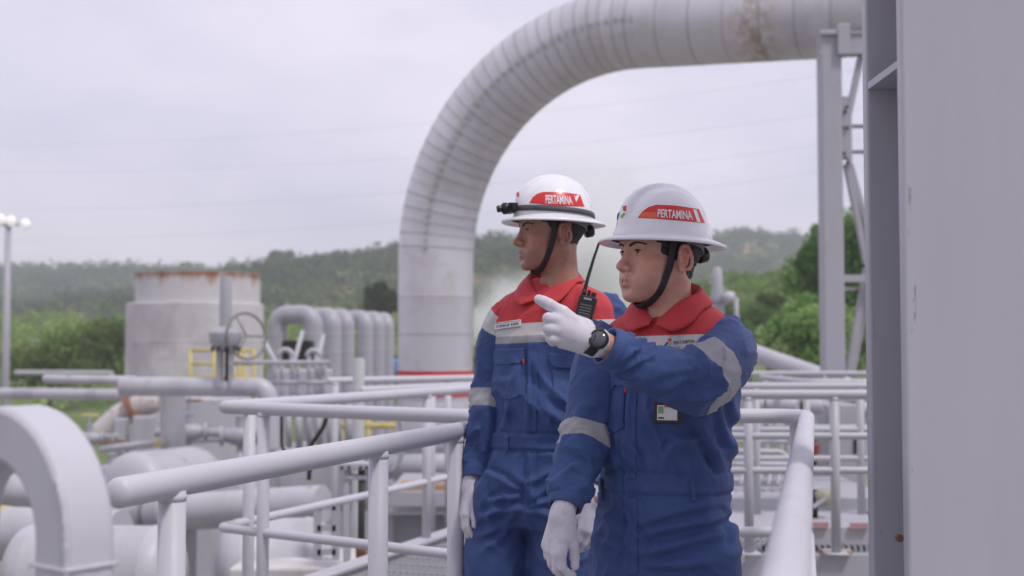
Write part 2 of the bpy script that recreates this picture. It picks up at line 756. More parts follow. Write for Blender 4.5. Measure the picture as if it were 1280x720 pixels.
TREAD = plain('boot_leather', (.05, .04, .035), .5, 0, .3, 40, .2)
BARK = plain('bark', (.13, .10, .08), .9, 0, .4, 6, .5)
# ------------------------------------------------------------------ people
def sstep(a, b, x):
    t = np.clip((x - a) / (b - a), 0, 1)
    return t * t * (3 - 2 * t)


def head_local(slim=1.0, mouth_open=0.0, h=.0018):
    """head in its own frame: x to its right, y forward, z up, origin between the eyes' line and the skull's middle"""
    f = Field((-.105, -.135, -.235), (.105, .14, .135), h)
    s = slim
    f.ell((0, -.012, .038), (.076, .098, .088), .02)
    f.ell((0, .022, -.028), (.063 * s, .066, .086), .03)
    f.ell((0, .034, -.072), (.047 * s, .050, .042), .025)
    for q in (-1, 1):
        f.cap((q * .056 * s, -.008, -.048), (q * .024 * s, .066, -.098), .015, .014, .022)
        f.ell((q * .044 * s, .052, -.030), (.024, .026, .020), .022)
        f.ell((q * .038 * s, .058, -.062), (.020, .024, .024), .022)
    f.ell((0, .078, -.102), (.019, .015, .014), .022)
    f.cap((-.036, .074, .022), (.036, .074, .022), .013, .013, .018)
    f.ell((0, .050, .040), (.056, .042, .05), .02)
    # nose bridge before the sockets
    f.cap((0, .084, .014), (0, .104, -.032), .0075, .0100, .014)
    for q in (-1, 1):
        f.ell((q * .033, .094, .000), (.019, .013, .0115), .012, True)
    for q in (-1, 1):
        f.ell((q * .0325, .0735, .000), (.0150, .0148, .0138), .004)
        f.cap((q * .018, .084, .0075), (q * .047, .077, .005), .0030, .0026, .006)
    for q in (-1, 1):
        f.ell((q * .0325, .0885, -.0004), (.0142, .0080, .0050), .0018, True)
        f.ell((q * .0325, .0735, .000), (.0105, .0105, .0105), .001, True)
    f.ell((0, .109, -.036), (.0105, .0105, .0095), .010)
    for q in (-1, 1):
        f.ell((q * .0132, .0975, -.0405), (.0075, .0095, .0070), .006)
        f.cap((q * .020, .088, -.048), (q * .031, .078, -.068), .0022, .002, .010, True)
        f.ell((q * .0075, .1035, -.0475), (.0040, .0060, .0040), .003, True)
    f.ell((0, .070, -.068), (.034, .0205, .023), .022)
    mo = mouth_open
    for q in (-1, 1):
        f.cap((q * .0255, .0800, -.0700), (q * .006, .0950, -.0638), .0030, .0058, .006)
        f.cap((q * .0235, .0800, -.0730 - mo * .4), (q * .004, .0925, -.0778 - mo), .0034, .0070, .006)
        f.cap((q * .0275, .081, -.0706 - mo * .2), (q * .0, .1030, -.0706 - mo * .5), .0011, .0016 + mo * .42, .0022, True)
    f.cap((-.012, .094, -.089 - mo), (.012, .094, -.089 - mo), .005, .005, .008, True)
    # ears
    for q in (-1, 1):
        c = np.array((q * .0755 * (.5 + .5 * s), -.014, -.012))
        f.ell(c + (q * .001, 0, 0), (.0075, .016, .027), .008)
        pts = []
        for k in range(13):
            a = math.radians(-110 + 24 * k)
            pts.append(c + np.array((q * (.009 + .004 * max(0, -math.sin(a + .6))), -.0175 * math.sin(a) - .002 + .004 * math.cos(a), .0300 * math.cos(a) * (1 if math.cos(a) > 0 else .85))))
        f.chain(pts, [.0040] * 13, .004)
        f.ell(c + (q * .007, .006, -.026), (.0055, .0075, .0085), .006)
        f.ell(c + (q * .011, .004, -.003), (.0060, .0085, .0135), .004, True)
        f.cap(c + (q * .007, .013, -.004), c + (q * .0055, .014, -.010), .0040, .0040, .005)
        f.cap(c + (q * .009, -.009, .010), c + (q * .009, -.006, -.012), .0028, .0028, .004)
    # neck
    f.cap((0, -.028, -.055), (0, -.038, -.235), .052 * (.4 + .6 * s), .058, .028)
    for q in (-1, 1):
        f.cap((q * .050, -.028, -.060), (q * .014, .004, -.225), .0120, .0120, .018)
    f.ell((0, .022, -.150), (.011, .012, .014), .016)
    v, q = f.mesh()
    v = relax(v, q, 1, .35)
    return v, q


def head_tint(v, skin, lip, seed):
    """inherent skin colours: lips, cheeks, ears, shaved chin"""
    x, y, z = v[:, 0], v[:, 1], v[:, 2]
    n = len(v)
    c = np.tile(np.array(skin), (n, 1))

    def blend(m, col):
        nonlocal c
        m = np.clip(m, 0, 1)[:, None]
        c = c * (1 - m) + np.array(col) * m
    red = np.array(skin) * (1.10, .82, .80)
    g = lambda X, Y, Z, r: np.exp(-((np.abs(x) - X) ** 2 + (y - Y) ** 2 + (z - Z) ** 2) / r ** 2)
    blend(.55 * g(.045, .062, -.032, .024), red)
    blend(.6 * g(0, .112, -.036, .016), red)
    blend(.55 * g(.083, -.014, -.01, .028), red)
    stub = sstep(.045, .075, y + .2 * np.abs(x)) * sstep(-.052, -.062, z) * (1 - sstep(-.118, -.128, z)) * .30
    blend(stub, np.array(skin) * (.62, .66, .74))
    lw = .0260
    up = np.exp(-((z + .0655 + .10 * np.abs(x)) / .0048) ** 4)
    dn = np.exp(-((z + .0775 - .14 * np.abs(x)) / .0062) ** 4)
    lips = np.clip(up + dn, 0, 1) * sstep(lw + .002, lw - .004, np.abs(x)) * sstep(.079, .084, y)
    blend(.75 * lips, lip)
    nz = fbm(v * 60 + seed, 3)
    return c * (.93 + .14 * nz)[:, None]


def rot_head(yaw, pitch, roll):
    """columns: world directions of head right, forward, up"""
    fw = Vector((-math.sin(yaw) * math.cos(pitch), -math.cos(yaw) * math.cos(pitch), math.sin(pitch)))
    rt = fw.cross(Vector((0, 0, 1))).normalized()
    up = rt.cross(fw)
    q = Matrix.Rotation(roll, 3, fw)
    rt, up = q @ rt, q @ up
    return np.array([tuple(rt), tuple(fw), tuple(up)])


def shell_of(v, f, mask, off_on, off_out, nrm):
    """offset copy of a part of a mesh where mask>0; sinks under the surface at the edge"""
    f = np.asarray(f)
    keep = (mask[f] > .02).any(1)
    ff = f[keep]
    ids, inv = np.unique(ff, return_inverse=True)
    m = np.clip(mask[ids], 0, 1)
    nv = v[ids] + nrm[ids] * (off_out + (off_on - off_out) * m)[:, None]
    return nv, inv.reshape(ff.shape)


def decal_mesh(v2, f, bvh, off, cam=None):
    """drop flat photograph-plane geometry onto a surface along the sight lines and lift it by off"""
    o = Vector((0, 0, EYE))
    out, last = [], None
    hits = []
    for (x, y) in v2:
        d = (P(x, y, 3.0) - o).normalized()
        hit = bvh.ray_cast(o, d)
        hits.append((d, hit))
    ok = [h[1][0] is not None for h in hits]
    good = [i for i in range(len(hits)) if ok[i]]
    res = []
    for i, (d, h) in enumerate(hits):
        if ok[i]:
            n = h[1] if h[1].dot(d) < 0 else -h[1]
            res.append(tuple(h[0] + n * off))
        elif good:
            j = min(good, key=lambda k: (v2[k][0] - v2[i][0]) ** 2 + (v2[k][1] - v2[i][1]) ** 2)
            dist = (hits[j][1][0] - o).length
            res.append(tuple(o + d * dist))
        else:
            res.append(tuple(o + d * 3))
    return np.array(res), f


def cut_grid(bm, step):
    xs = [v.co.x for v in bm.verts]
    ys = [v.co.y for v in bm.verts]
    for lo, hi, no in ((min(xs), max(xs), (1, 0, 0)), (min(ys), max(ys), (0, 1, 0))):
        k = lo + step
        while k < hi:
            co = (k, 0, 0) if no[0] else (0, k, 0)
            bmesh.ops.bisect_plane(bm, geom=bm.verts[:] + bm.edges[:] + bm.faces[:], plane_co=co, plane_no=no, dist=1e-6)
            k += step


def poly_decal(name, poly, bvh, off, mat, parent, step=2.5, solid=0, smooth=True):
    bm = bmesh.new()
    vs = [bm.verts.new((x, y, 0)) for x, y in poly]
    bm.faces.new(vs)
    bmesh.ops.triangulate(bm, faces=bm.faces[:])
    cut_grid(bm, step)
    bm.verts.ensure_lookup_table()
    v2 = [(q.co.x, q.co.y) for q in bm.verts]
    f = [[q.index for q in fc.verts] for fc in bm.faces]
    bm.free()
    v, f = decal_mesh(v2, f, bvh, off)
    # consistent facing: towards the camera
    fx = []
    for q in f:
        a, b, c = (Vector(v[i]) for i in q[:3])
        n = (b - a).cross(c - a)
        fx.append(q if n.dot(a - Vector((0, 0, EYE))) < 0 else q[::-1])
    return mk(name, v, fx, mat, parent, solid=solid, smooth=smooth)


def text_mesh(body, bold=.012):
    cu = bpy.data.curves.new('lettering', 'FONT')
    cu.body = body
    cu.size = 1
    cu.offset = bold
    cu.resolution_u = 3
    ob = bpy.data.objects.new('lettering_tmp', cu)
    COL.objects.link(ob)
    dg = bpy.context.evaluated_depsgraph_get()
    me = bpy.data.meshes.new_from_object(ob.evaluated_get(dg))
    bpy.data.objects.remove(ob)
    bpy.data.curves.remove(cu)
    return me


def text_quad(name, body, quad, fn, mat, parent, bold=.012, cuts=36):
    """lettering stretched over a quad (tl, tr, br, bl in the photograph); fn maps 2-D points to world"""
    me = text_mesh(body, bold)
    bm = bmesh.new()
    bm.from_mesh(me)
    bpy.data.meshes.remove(me)
    xs = [v.co.x for v in bm.verts]
    ys = [v.co.y for v in bm.verts]
    x0, x1, y0, y1 = min(xs), max(xs), min(ys), max(ys)
    cut_grid(bm, (x1 - x0) / cuts)
    tl, tr, br, bl = [np.array(q, float) for q in quad]
    v2 = []
    for v in bm.verts:
        u, w = (v.co.x - x0) / (x1 - x0), (v.co.y - y0) / (y1 - y0)
        p = (bl * (1 - u) + br * u) * (1 - w) + (tl * (1 - u) + tr * u) * w
        v2.append(p)
    bm.verts.ensure_lookup_table()
    f = [[q.index for q in fc.verts] for fc in bm.faces]
    bm.free()
    v, f = fn(v2, f)
    return mk(name, v, f, mat, parent, smooth=False)


# ---- hard hat in the head's frame -------------------------------------------------
HB = .036      # height of the brim plane above the eye line


def helmet_shell():
    """dome with a raised crest and a stepped rim, and a full brim that droops outwards"""
    n = 96
    v, f = [], []
    rows = []
    m = 26
    for j in range(m + 1):
        t = j / m * math.pi / 2
        rows.append((math.cos(t) ** .92, math.sin(t) ** .97, 0))
    A, B, Hh = .120, .101, .121
    ring = []
    prof = []
    # underside edge inwards, lip, upper brim, step, dome
    prof += [('b', .10, -.004), ('b', .96, -.0045), ('b', 1.0, -.002), ('b', 1.0, .0008), ('b', .97, .0022), ('b', .55, .0026), ('b', .12, .0030), ('b', .03, .0060)]
    verts = []
    for (tp, q, dz) in prof:
        for i in range(n):
            a = 2 * math.pi * i / n
            cx, cy = math.cos(a), math.sin(a)
            fr = max(0, cy)
            w = .031 + .003 * fr ** 2 + .006 * max(0, -cy) ** 2
            rx, ry = B + .004 + w * q, A + .004 + w * q
            droop = -(.007 + .004 * abs(cx)) * q ** 1.3 - .004 * q * max(0, -cy)
            verts.append((rx * cx, ry * cy, dz + droop))
    for j in range(m + 1):
        rr, zz, _ = rows[j]
        z = .006 + Hh * zz
        for i in range(n):
            a = 2 * math.pi * i / n
            cx, cy = math.cos(a), math.sin(a)
            x, y = B * rr * cx, A * rr * cy
            # rim step
            st = .0035 * (1 - sstep(.016, .022, np.array(z)))
            x += st * cx
            y += st * cy
            # crest along the length
            cr = math.exp(-(x / .019) ** 8) * float(sstep(.10, .55, np.array(zz)))
            side = .5 * math.exp(-((abs(x) - .052) / .007) ** 4) * float(sstep(.35, .7, np.array(zz)))
            k = .0105 * cr + .0045 * side
            verts.append((x + k * cx * rr * .3, y + k * cy * rr, z + k * zz))
    tot = len(prof) + m + 1
    for j in range(tot - 1):
        for i in range(n):
            k = (i + 1) % n
            f.append((j * n + i, j * n + k, (j + 1) * n + k, (j + 1) * n + i))
    v = np.array(verts)
    v[:, 1] -= .006
    v[:, 2] += HB
    return v, f


def hand_caps(wrist, d, t, n, sc=1.0, curl=(.35, .45, .3), spread=.05, thumb=(.75, .5, .35), fing=None):
    """capsules of a gloved hand. d along the fingers, t towards the thumb, n out of the palm"""
    d, t, n = [Vector(q).normalized() for q in (d, t, n)]
    t = (t - d * t.dot(d)).normalized()
    n = (n - d * n.dot(d) - t * n.dot(t)).normalized()
    W = Vector(wrist)
    L = []
    mcp = []
    for i, (tt, dl) in enumerate(((.029, .092), (.010, .096), (-.010, .091), (-.027, .083))):
        p = W + (d * dl + t * tt - n * .004) * sc
        mcp.append(p)
        L.append((W + t * (tt * .55) * sc, p, .0165 * sc, .0130 * sc, .014))
    L.append((W - d * .016 * sc, W + d * .012 * sc, .0235 * sc, .0265 * sc, .012))
    L.append((W + (d * .02 + t * .02 + n * .006) * sc, W + (d * .05 + t * .026 + n * .008) * sc, .015 * sc, .014 * sc, .014))
    lens = (.070, .078, .073, .058)
    for i in range(4):
        c = curl[i] if fing is None and isinstance(curl[0], (tuple, list)) else curl
        a = 0
        p = mcp[i]
        sp = (1.5 - i) * spread
        dd = (d + t * sp).normalized()
        r0 = (.0105, .0108, .0104, .0094)[i] * sc
        for k, (fr, ck) in enumerate(zip((.46, .30, .24), c)):
            a += ck
            q = p + (dd * math.cos(a) + n * math.sin(a)) * lens[i] * fr * sc
            L.append((p, q, r0 - .0006 * k, r0 - .0006 * (k + 1), .002 if k else .0045))
            p = q
    b = W + (d * .030 + t * .024 + n * .006) * sc
    dirv = (d * thumb[0] + t * thumb[1] + n * thumb[2]).normalized()
    q = b + dirv * .040 * sc
    d2 = (dirv + d * .45).normalized()
    q2 = q + d2 * .031 * sc
    q3 = q2 + (d2 + d * .2).normalized() * .020 * sc
    L += [(b, q, .0165 * sc, .0130 * sc, .010), (q, q2, .0128 * sc, .0116 * sc, .004), (q2, q3, .0116 * sc, .0100 * sc, .003)]
    return L


def caps_mesh(L, h=.002, cuff=None):
    pts = np.array([tuple(p) for c in L for p in c[:2]])
    f = Field(pts.min(0) - .03, pts.max(0) + .03, h)
    for a, b, ra, rb, k in L:
        f.cap(tuple(a), tuple(b), ra, rb, k)
    v, q = f.mesh()
    return relax(v, q, 2, .4), q


def sleeve(path, rad, n=56, m=110, seed=0, amp=1.0, squash=1.0, elbow=.55, cuff=.93):
    """a cloth sleeve along a path of world points; returns verts, faces, band attribute (share of the length)"""
    pr = spline([list(p) + [r] for p, r in zip(path, rad)], m)
    pts, t, U, W = frames(pr[:, :3])
    r = pr[:, 3]
    s = np.linspace(0, 1, m)
    a = np.linspace(0, 2 * math.pi, n, endpoint=False)
    S, A = np.meshgrid(s, a, indexing='ij')
    ca, sa = np.cos(A).ravel(), np.sin(A).ravel()
    Sr = S.ravel()
    # folds: rings that slant and break up, strongest at the elbow and above the cuff
    w = fbm(np.stack([ca * 1.1 + seed, sa * 1.1, Sr * 3], 1), 2)
    q = vnoise(np.stack([ca * .9 + 3 + seed, sa * .9, Sr * 11 + 2.2 * w + .7 * np.sin(A.ravel() + seed)], 1))
    ridge = (1 - np.abs(2 * q - 1)) ** 1.6
    big = fbm(np.stack([ca * .8, sa * .8 + seed, Sr * 5], 1), 2) - .5
    env = .45 + .9 * np.exp(-((Sr - elbow) / .14) ** 2) + .8 * np.exp(-((Sr - .84) / .08) ** 2) + .45 * np.exp(-((Sr - .12) / .12) ** 2)
    env = env * sstep(0, .04, Sr) * (1 - sstep(cuff - .03, cuff, Sr) * .85)
    q2 = vnoise(np.stack([ca * 1.8 + 9 + seed, sa * 1.8, Sr * 26 + 3 * w + 1.3 * np.sin(A.ravel() * 2 + seed)], 1))
    ridge2 = (1 - np.abs(2 * q2 - 1)) ** 2
    disp = amp * (.0135 * ridge * env + .0045 * ridge2 * env + .018 * big * env - .008 * env)
    # cuff seam
    disp += -.0022 * np.exp(-((Sr - cuff) / .006) ** 2) + .0015 * sstep(cuff, cuff + .01, Sr)
    rr = np.repeat(r, n) + disp
    v = np.repeat(pts, n, 0) + rr[:, None] * (ca[:, None] * np.repeat(U, n, 0) + squash * sa[:, None] * np.repeat(W, n, 0))
    f = []
    for j in range(m - 1):
        for i in range(n):
            k = (i + 1) % n
            f.append((j * n + i, j * n + k, (j + 1) * n + k, (j + 1) * n + i))
    # turned-in cuff end and a closed shoulder end
    e = len(v)
    inner = pts[-1] + (v[(m - 1) * n:] - pts[-1]) * .86
    inner2 = inner - t[-1] * .03
    v = np.concatenate([v, inner, inner2])
    for i in range(n):
        k = (i + 1) % n
        f.append(((m - 1) * n + i, (m - 1) * n + k, e + k, e + i))
        f.append((e + i, e + k, e + n + k, e + n + i))
    f.append(tuple(range(n))[::-1])
    band = np.concatenate([Sr, np.ones(2 * n)])
    return v, f, band


class Torso:
    """coverall trunk and legs as one implicit surface; sections given by photograph rows (y, x left, x right, half depth)"""
    def __init__(self, rows, D, yaw, lean, legs):
        self.yaw = yaw
        z, cx, cy, rx, ry = [], [], [], [], []
        for (py, xl, xr, hd) in rows:
            d = D + lean(py)
            a, b = P(xl, py, d), P(xr, py, d)
            w = (b.x - a.x) / 2
            z.append(a.z)
            cx.append((a.x + b.x) / 2)
            cy.append(d)
            w -= .006
            qe = 2.35 / 1.35
            rx.append(max(w ** qe - (hd * math.sin(yaw)) ** qe, .0004) ** (1 / qe) / math.cos(yaw))
            ry.append(hd)
        o = np.argsort(z)
        self.z = np.array(z)[o]
        self.par = [np.array(q)[o] for q in (cx, cy, rx, ry)]
        self.legs = legs

    def at(self, z):
        return [np.interp(z, self.z, q) for q in self.par]

    def mesh(self, h=.005):
        x0, x1 = (self.par[0] - self.par[2]).min() - .12, (self.par[0] + self.par[2]).max() + .12
        y0, y1 = self.par[1].min() - .32, self.par[1].max() + .32
        f = Field((x0, y0, .02), (x1, y1, self.z[-1] + .03), h)
        c, s = math.cos(self.yaw), math.sin(self.yaw)

        def fn(x, y, z):
            zz = z.ravel()
            cx, cy, rx, ry = [q.astype(np.float32)[None, None, :] for q in self.at(zz)]
            X, Y = x - cx, y - cy
            # torso front looks along (-s, -c): its width axis is (c, -s)
            a = np.abs(X * c - Y * s) / rx
            b = np.abs(X * s + Y * c) / ry
            k = (a ** 2.35 + b ** 2.35) ** (1 / 2.35)
            d = (k - 1) * np.minimum(rx, ry)
            return np.maximum(d, np.maximum(z - self.z[-1], self.z[0] - z))
        f.op(fn, (x0, y0, self.z[0] - .02), (x1, y1, self.z[-1] + .02), .02)
        for chain_p, chain_r in self.legs:
            for i in range(len(chain_p) - 1):
                f.cap(tuple(chain_p[i]), tuple(chain_p[i + 1]), chain_r[i], chain_r[i + 1], .035)
        v, q = f.mesh()
        v = relax(v, q, 5, .5)
        return v, q


def fold_disp(v, nrm, folds):
    """explicit folds: (x0,y0,x1,y1, height m, width px) lines drawn where the photograph shows them, on the camera side"""
    px, py = proj(v)
    front = (nrm[:, 1] < .15)
    d = np.zeros(len(v))
    for (x0, y0, x1, y1, am, w) in folds:
        L = math.hypot(x1 - x0, y1 - y0)
        ux, uy = (x1 - x0) / L, (y1 - y0) / L
        t = ((px - x0) * ux + (py - y0) * uy) / L
        e = (px - x0) * -uy + (py - y0) * ux + 1.5 * np.sin(t * 5 + x0)
        tp = np.clip(np.minimum((t + .08) / .3, (1.08 - t) / .3), 0, 1)
        d += am * tp * (np.exp(-(e / w) ** 2) - .7 * np.exp(-((e - 1.7 * w) / w) ** 2))
    return d * front


def collar(center, yaw, zoff, r_neck, mat, parent, front_z, back_z, tb, drop=.040):
    """shirt collar standing round the neck, folded down onto the shoulders with two points in front"""
    C = Vector(center)
    n = 120
    C0 = Vector((C.x, C.y, 0))
    par = []
    for i in range(n + 1):
        ph = R(5) + (2 * math.pi - R(10)) * i / n
        fr = .5 + .5 * math.cos(ph)                      # 1 in front
        dv = Vector((-math.sin(yaw), -math.cos(yaw), 0)) * math.cos(ph) + Vector((math.cos(yaw), -math.sin(yaw), 0)) * math.sin(ph)
        near = min(ph, 2 * math.pi - ph)
        zt = front_z + (back_z - front_z) * (1 - fr) ** .75 - .034 * math.exp(-(near / R(24)) ** 2)
        ri = r_neck + .010 * fr + .012 * math.exp(-(near / R(20)) ** 2)
        zo = back_z - .047 + (front_z - drop - back_z + .047) * (1 - (1 - fr) ** 1.5)
        pt = max(0, 1 - abs(near - R(25)) / (R(20) if near < R(25) else R(42)))
        h = tb.ray_cast(Vector((C.x, C.y, zo)) + dv * .5, -dv)
        rs = (Vector((h[0].x, h[0].y, 0)) - C0).length if h[0] is not None else ri + .03
        ro = min(max(ri + .022, rs + .006), ri + .036)
        po = C + dv * ro
        h = tb.ray_cast(Vector((po.x, po.y, zt + .05)), Vector((0, 0, -1)))
        if h[0] is not None:
            zo = min(max(zo, h[0].z + .006), zt - .012)
        par.append([zt, ri, ro, zo, pt])
    par = np.array(par)
    for _ in range(14):
        par[1:-1, :4] = .5 * par[1:-1, :4] + .25 * (par[:-2, :4] + par[2:, :4])
    rows = []
    for i in range(n + 1):
        ph = R(5) + (2 * math.pi - R(10)) * i / n
        dv = Vector((-math.sin(yaw), -math.cos(yaw), 0)) * math.cos(ph) + Vector((math.cos(yaw), -math.sin(yaw), 0)) * math.sin(ph)
        zt, ri, ro, zo, pt = par[i]
        ro2, zo2 = ro + .026 * pt, zo - .020 * pt
        h = tb.ray_cast(Vector((C.x, C.y, zo2)) + dv * .5, -dv)
        if h[0] is not None and pt > 0:
            ro2 = max(ro2, min((Vector((h[0].x, h[0].y, 0)) - C0).length + .004, ro2 + .02))
        sec = [(ri + .004, zt - .055), (ri + .001, zt - .020), (ri + .003, zt - .002), (ri + .007, zt + .0015), (ri + .012, zt - .004)]
        for q in (.3, .55, .8, 1.0):
            sec.append((ri + .012 + (ro2 - ri - .012) * q, zt - .004 + (zo2 - zt + .004) * q ** .9 + .003 * math.sin(q * 3.1)))
        rows.append([C0 + dv * a_ + Vector((0, 0, b_)) for a_, b_ in sec])
    v = [tuple(p) for r_ in rows for p in r_]
    m = 9
    f = [(i * m + j, i * m + j + 1, (i + 1) * m + j + 1, (i + 1) * m + j) for i in range(n) for j in range(m - 1)]
    o = mk('collar', v, f, mat, parent, attrs={'band': np.zeros(len(v))})
    mod = o.modifiers.new('solid', 'SOLIDIFY')
    mod.thickness = .0026
    mod.offset = 1
    return o
FAB_BLUE = fabric('blue_cotton', [(99, BLUE)])
FAB_RED = fabric('red_cotton', [(99, RED)])
TAPE = plain('reflective_tape', (.36, .36, .375), .4, .1, .08, 200, .1)


def make_person(c):
    D, yaw = c['D'], c['yaw']
    tor = Torso(c['rows'], D, yaw, lambda py: 0, c['legs'])
    tv, tf = tor.mesh()
    nrm = normals(tv, tf)
    px, py = proj(tv)
    # ---- cloth: broad soft folds plus the ones traced from the photograph
    wv = fbm(tv * (7, 7, 5) + c['seed'], 2)
    q = vnoise(np.stack([tv[:, 0] * 13 + 2.5 * wv + tv[:, 2] * 6, tv[:, 1] * 11, tv[:, 2] * 9 + 2 * wv], 1) + c['seed'])
    ridge = (1 - np.abs(2 * q - 1)) ** 1.8
    zb = c['belt_z']
    env = .55 + .9 * np.exp(-((tv[:, 2] - zb - .10) / .08) ** 2) + .5 * np.exp(-((tv[:, 2] - zb + .16) / .12) ** 2)
    env *= 1 - .75 * np.exp(-((tv[:, 2] - zb) / .022) ** 2)
    env *= 1 - .5 * sstep(c['bands'][1], c['bands'][2] + .02, tv[:, 2])
    disp = (.0150 * ridge - .0060) * env + .014 * (wv - .5)
    xw = tv[:, 0] * math.cos(yaw) - tv[:, 1] * math.sin(yaw)
    for k, (ang, fu, fv) in enumerate(((62, 26, 6), (-52, 30, 7), (82, 24, 5))):
        ca_, sa_ = math.cos(R(ang)), math.sin(R(ang))
        u_ = -xw * sa_ + tv[:, 2] * ca_
        v_ = xw * ca_ + tv[:, 2] * sa_
        nn = vnoise(np.stack([u_ * fu + 2.2 * wv + k * 7.1, v_ * fv, tv[:, 1] * 7], 1) + c['seed'])
        rg = (1 - np.abs(2 * nn - 1)) ** 2.6
        mk_ = sstep(.42, .66, vnoise(tv * 6.5 + 11.3 * k + c['seed']))
        disp += .0105 * (rg - .18) * mk_ * env
    disp *= .30 + .70 * np.abs(nrm[:, 1]) ** .8
    # waistband with gathered cloth above
    gat = vnoise(np.stack([px * .16, py * .012, px * 0], 1) + c['seed'])
    disp += .008 * (gat - .55) * np.exp(-((tv[:, 2] - zb - .035) / .03) ** 2)
    bw = .020
    disp += .004 * sstep(bw + .004, bw - .003, np.abs(tv[:, 2] - zb)) - .004 * np.exp(-((np.abs(tv[:, 2] - zb) - bw - .006) / .005) ** 2)
    disp += 1.7 * fold_disp(tv, nrm, c['folds'])
    tv = tv + nrm * disp[:, None]
    band = tv[:, 2] - c['tilt'] * (tv[:, 0] - tor.par[0].mean())
    b1, b2, b3 = c['bands']
    fab = fabric('coverall_cloth', [(b1, BLUE), (b2, GREY_R), (b3, WHITE_C), (99, RED)])

    # ---- bare body (head, neck and what the clothes cover) as one mesh
    hv, hf = head_local(c['slim'], c['mouth'])
    hn = normals(hv, hf)
    M = rot_head(c['hyaw'], c['hpitch'], c['hroll']) * c['hs']
    HC = np.array(tuple(P(*c['head'])))
    W = lambda v: np.asarray(v) @ M + HC
    tint = head_tint(hv, c['skin'], c['lip'], c['seed'])
    feet = c['feet']
    base = np.array([(feet[0][0] + feet[1][0]) / 2, (feet[0][1] + feet[1][1]) / 2, 0])
    zt = tor.z[-1]
    mid = [tor.at(z) for z in (zb - .05, zb + .12, zb + .28)]
    lo = (base[0] - .6, base[1] - .75, -.02)
    bf = Field(lo, (base[0] + .75, base[1] + .55, zt + .12), .012)
    for i in range(2):
        a, b = mid[i], mid[i + 1]
        bf.cap((a[0], a[1], zb - .05 + .17 * i), (b[0], b[1], zb + .12 + .16 * i), .085, .085, .05)
    neck = W([[0, -.036, -.20]])[0]
    bf.cap((mid[2][0], mid[2][1], zb + .28), neck, .07, .045, .05)
    for path, rad in zip(c['arm_paths'], c['arm_rads']):
        pr = spline([list(p) + [r] for p, r in zip(path, rad)], 14)
        bf.cap((mid[2][0], mid[2][1], zb + .24), pr[2, :3], .03, .026, .02)
        for i in range(2, 13):
            bf.cap(pr[i, :3], pr[i + 1, :3], max(.022, pr[i, 3] * .42), max(.022, pr[i + 1, 3] * .42), .03)
        e = pr[-1, :3] + (pr[-1, :3] - pr[-2, :3]) * .9
        bf.cap(pr[-1, :3], e, .024, .024, .02)
    for ch, rd in c['legs']:
        for i in range(len(ch) - 1):
            bf.cap(tuple(ch[i]), tuple(ch[i + 1]), rd[i] * .6, rd[i + 1] * .6, .03)
    bv, bq = bf.mesh()
    bv = relax(bv, bq, 2)
    hw = W(hv)
    flip = np.linalg.det(M) < 0
    hfa = hf[:, ::-1] if flip else hf
    allv = np.concatenate([hw, bv])
    allf = np.concatenate([hfa, bq + len(hw)])
    at = np.concatenate([tint, np.tile(np.array(c['skin']), (len(bv), 1))])
    person = mk('person', allv, allf, SKIN, origin=base, attrs={'tint': at})
    tag(person, c['label'], 'person')
    cov = mk('coverall', tv, tf, fab, person, attrs={'band': band})
    tb = BVHTree.FromPolygons([Vector(p) for p in tv], [list(map(int, q_)) for q_ in tf])
    hb = BVHTree.FromPolygons([Vector(p) for p in hw], [list(map(int, q_)) for q_ in hfa])

    # ---- sleeves
    for i, (path, rad) in enumerate(zip(c['arm_paths'], c['arm_rads'])):
        sv, sf, sb = sleeve(path, rad, seed=c['seed'] + 5 * i, amp=c['amp'][i], elbow=c['elbow'][i])
        m = fabric('sleeve_cloth', c['sleeve_bands'][i])
        mk('sleeve', sv, sf, m, cov, attrs={'band': sb})
    cc, kw = c['collar']
    collar(tuple(P(*cc)), yaw, 0, mat=FAB_RED, parent=cov, tb=tb, **kw)

    # ---- pockets, tags
    for name, poly, off, mat, sol in c['patches']:
        poly_decal(name, poly, tb, off, mat, cov, solid=sol)

    # ---- head details
    x, y, z = hv[:, 0], hv[:, 1], hv[:, 2]
    hl = c['hairlow']
    back = sstep(-.030, -.044, y) * sstep(hl - .012, hl + .012, z + .10 * np.clip(-.07 - y, 0, 1))
    top = sstep(.030, .042, z + .25 * np.clip(-y, 0, .05)) * sstep(.092, .078, y)
    side = sstep(.016, .028, z) * sstep(.058, .046, y) * (np.abs(x) > .03)
    burn = sstep(.016, .004, np.abs(y - .012 - .25 * np.clip(z, -.03, .04)) - .35 * np.clip(z - c['burn'], 0, .06)) * sstep(c['burn'] - .004, c['burn'] + .018, z) * (np.abs(x) > .045)
    abv = sstep(.018, .030, z) * (y < .03)
    tz = c['temple']
    abv = np.maximum(abv, sstep(tz, tz + .012, z + .35 * np.clip(.030 - y, -.05, .04)) * sstep(.046, .034, y) * (y > -.02) * (np.abs(x) > .045))
    mask = np.maximum.reduce([back, top, side, burn, abv])
    ear = np.exp(-(((np.abs(x) - .084) / .012) ** 2 + ((y + .014) / .020) ** 2 + ((z + .012) / .032) ** 2))
    mask = mask * (1 - np.clip(ear * 1.8, 0, 1)) * (1 - sstep(.081, .085, np.abs(x)) * (z < .022))
    mask = mask * (.75 + .5 * (vnoise(hv * 160) - .3))
    nv, nf = shell_of(hv, hf, mask, c['hairt'], -.0022, hn)
    nv = nv + (vnoise(nv * 420)[:, None] - .5) * .0012
    mk('hair', W(nv), nf[:, ::-1] if flip else nf, HAIR, person)
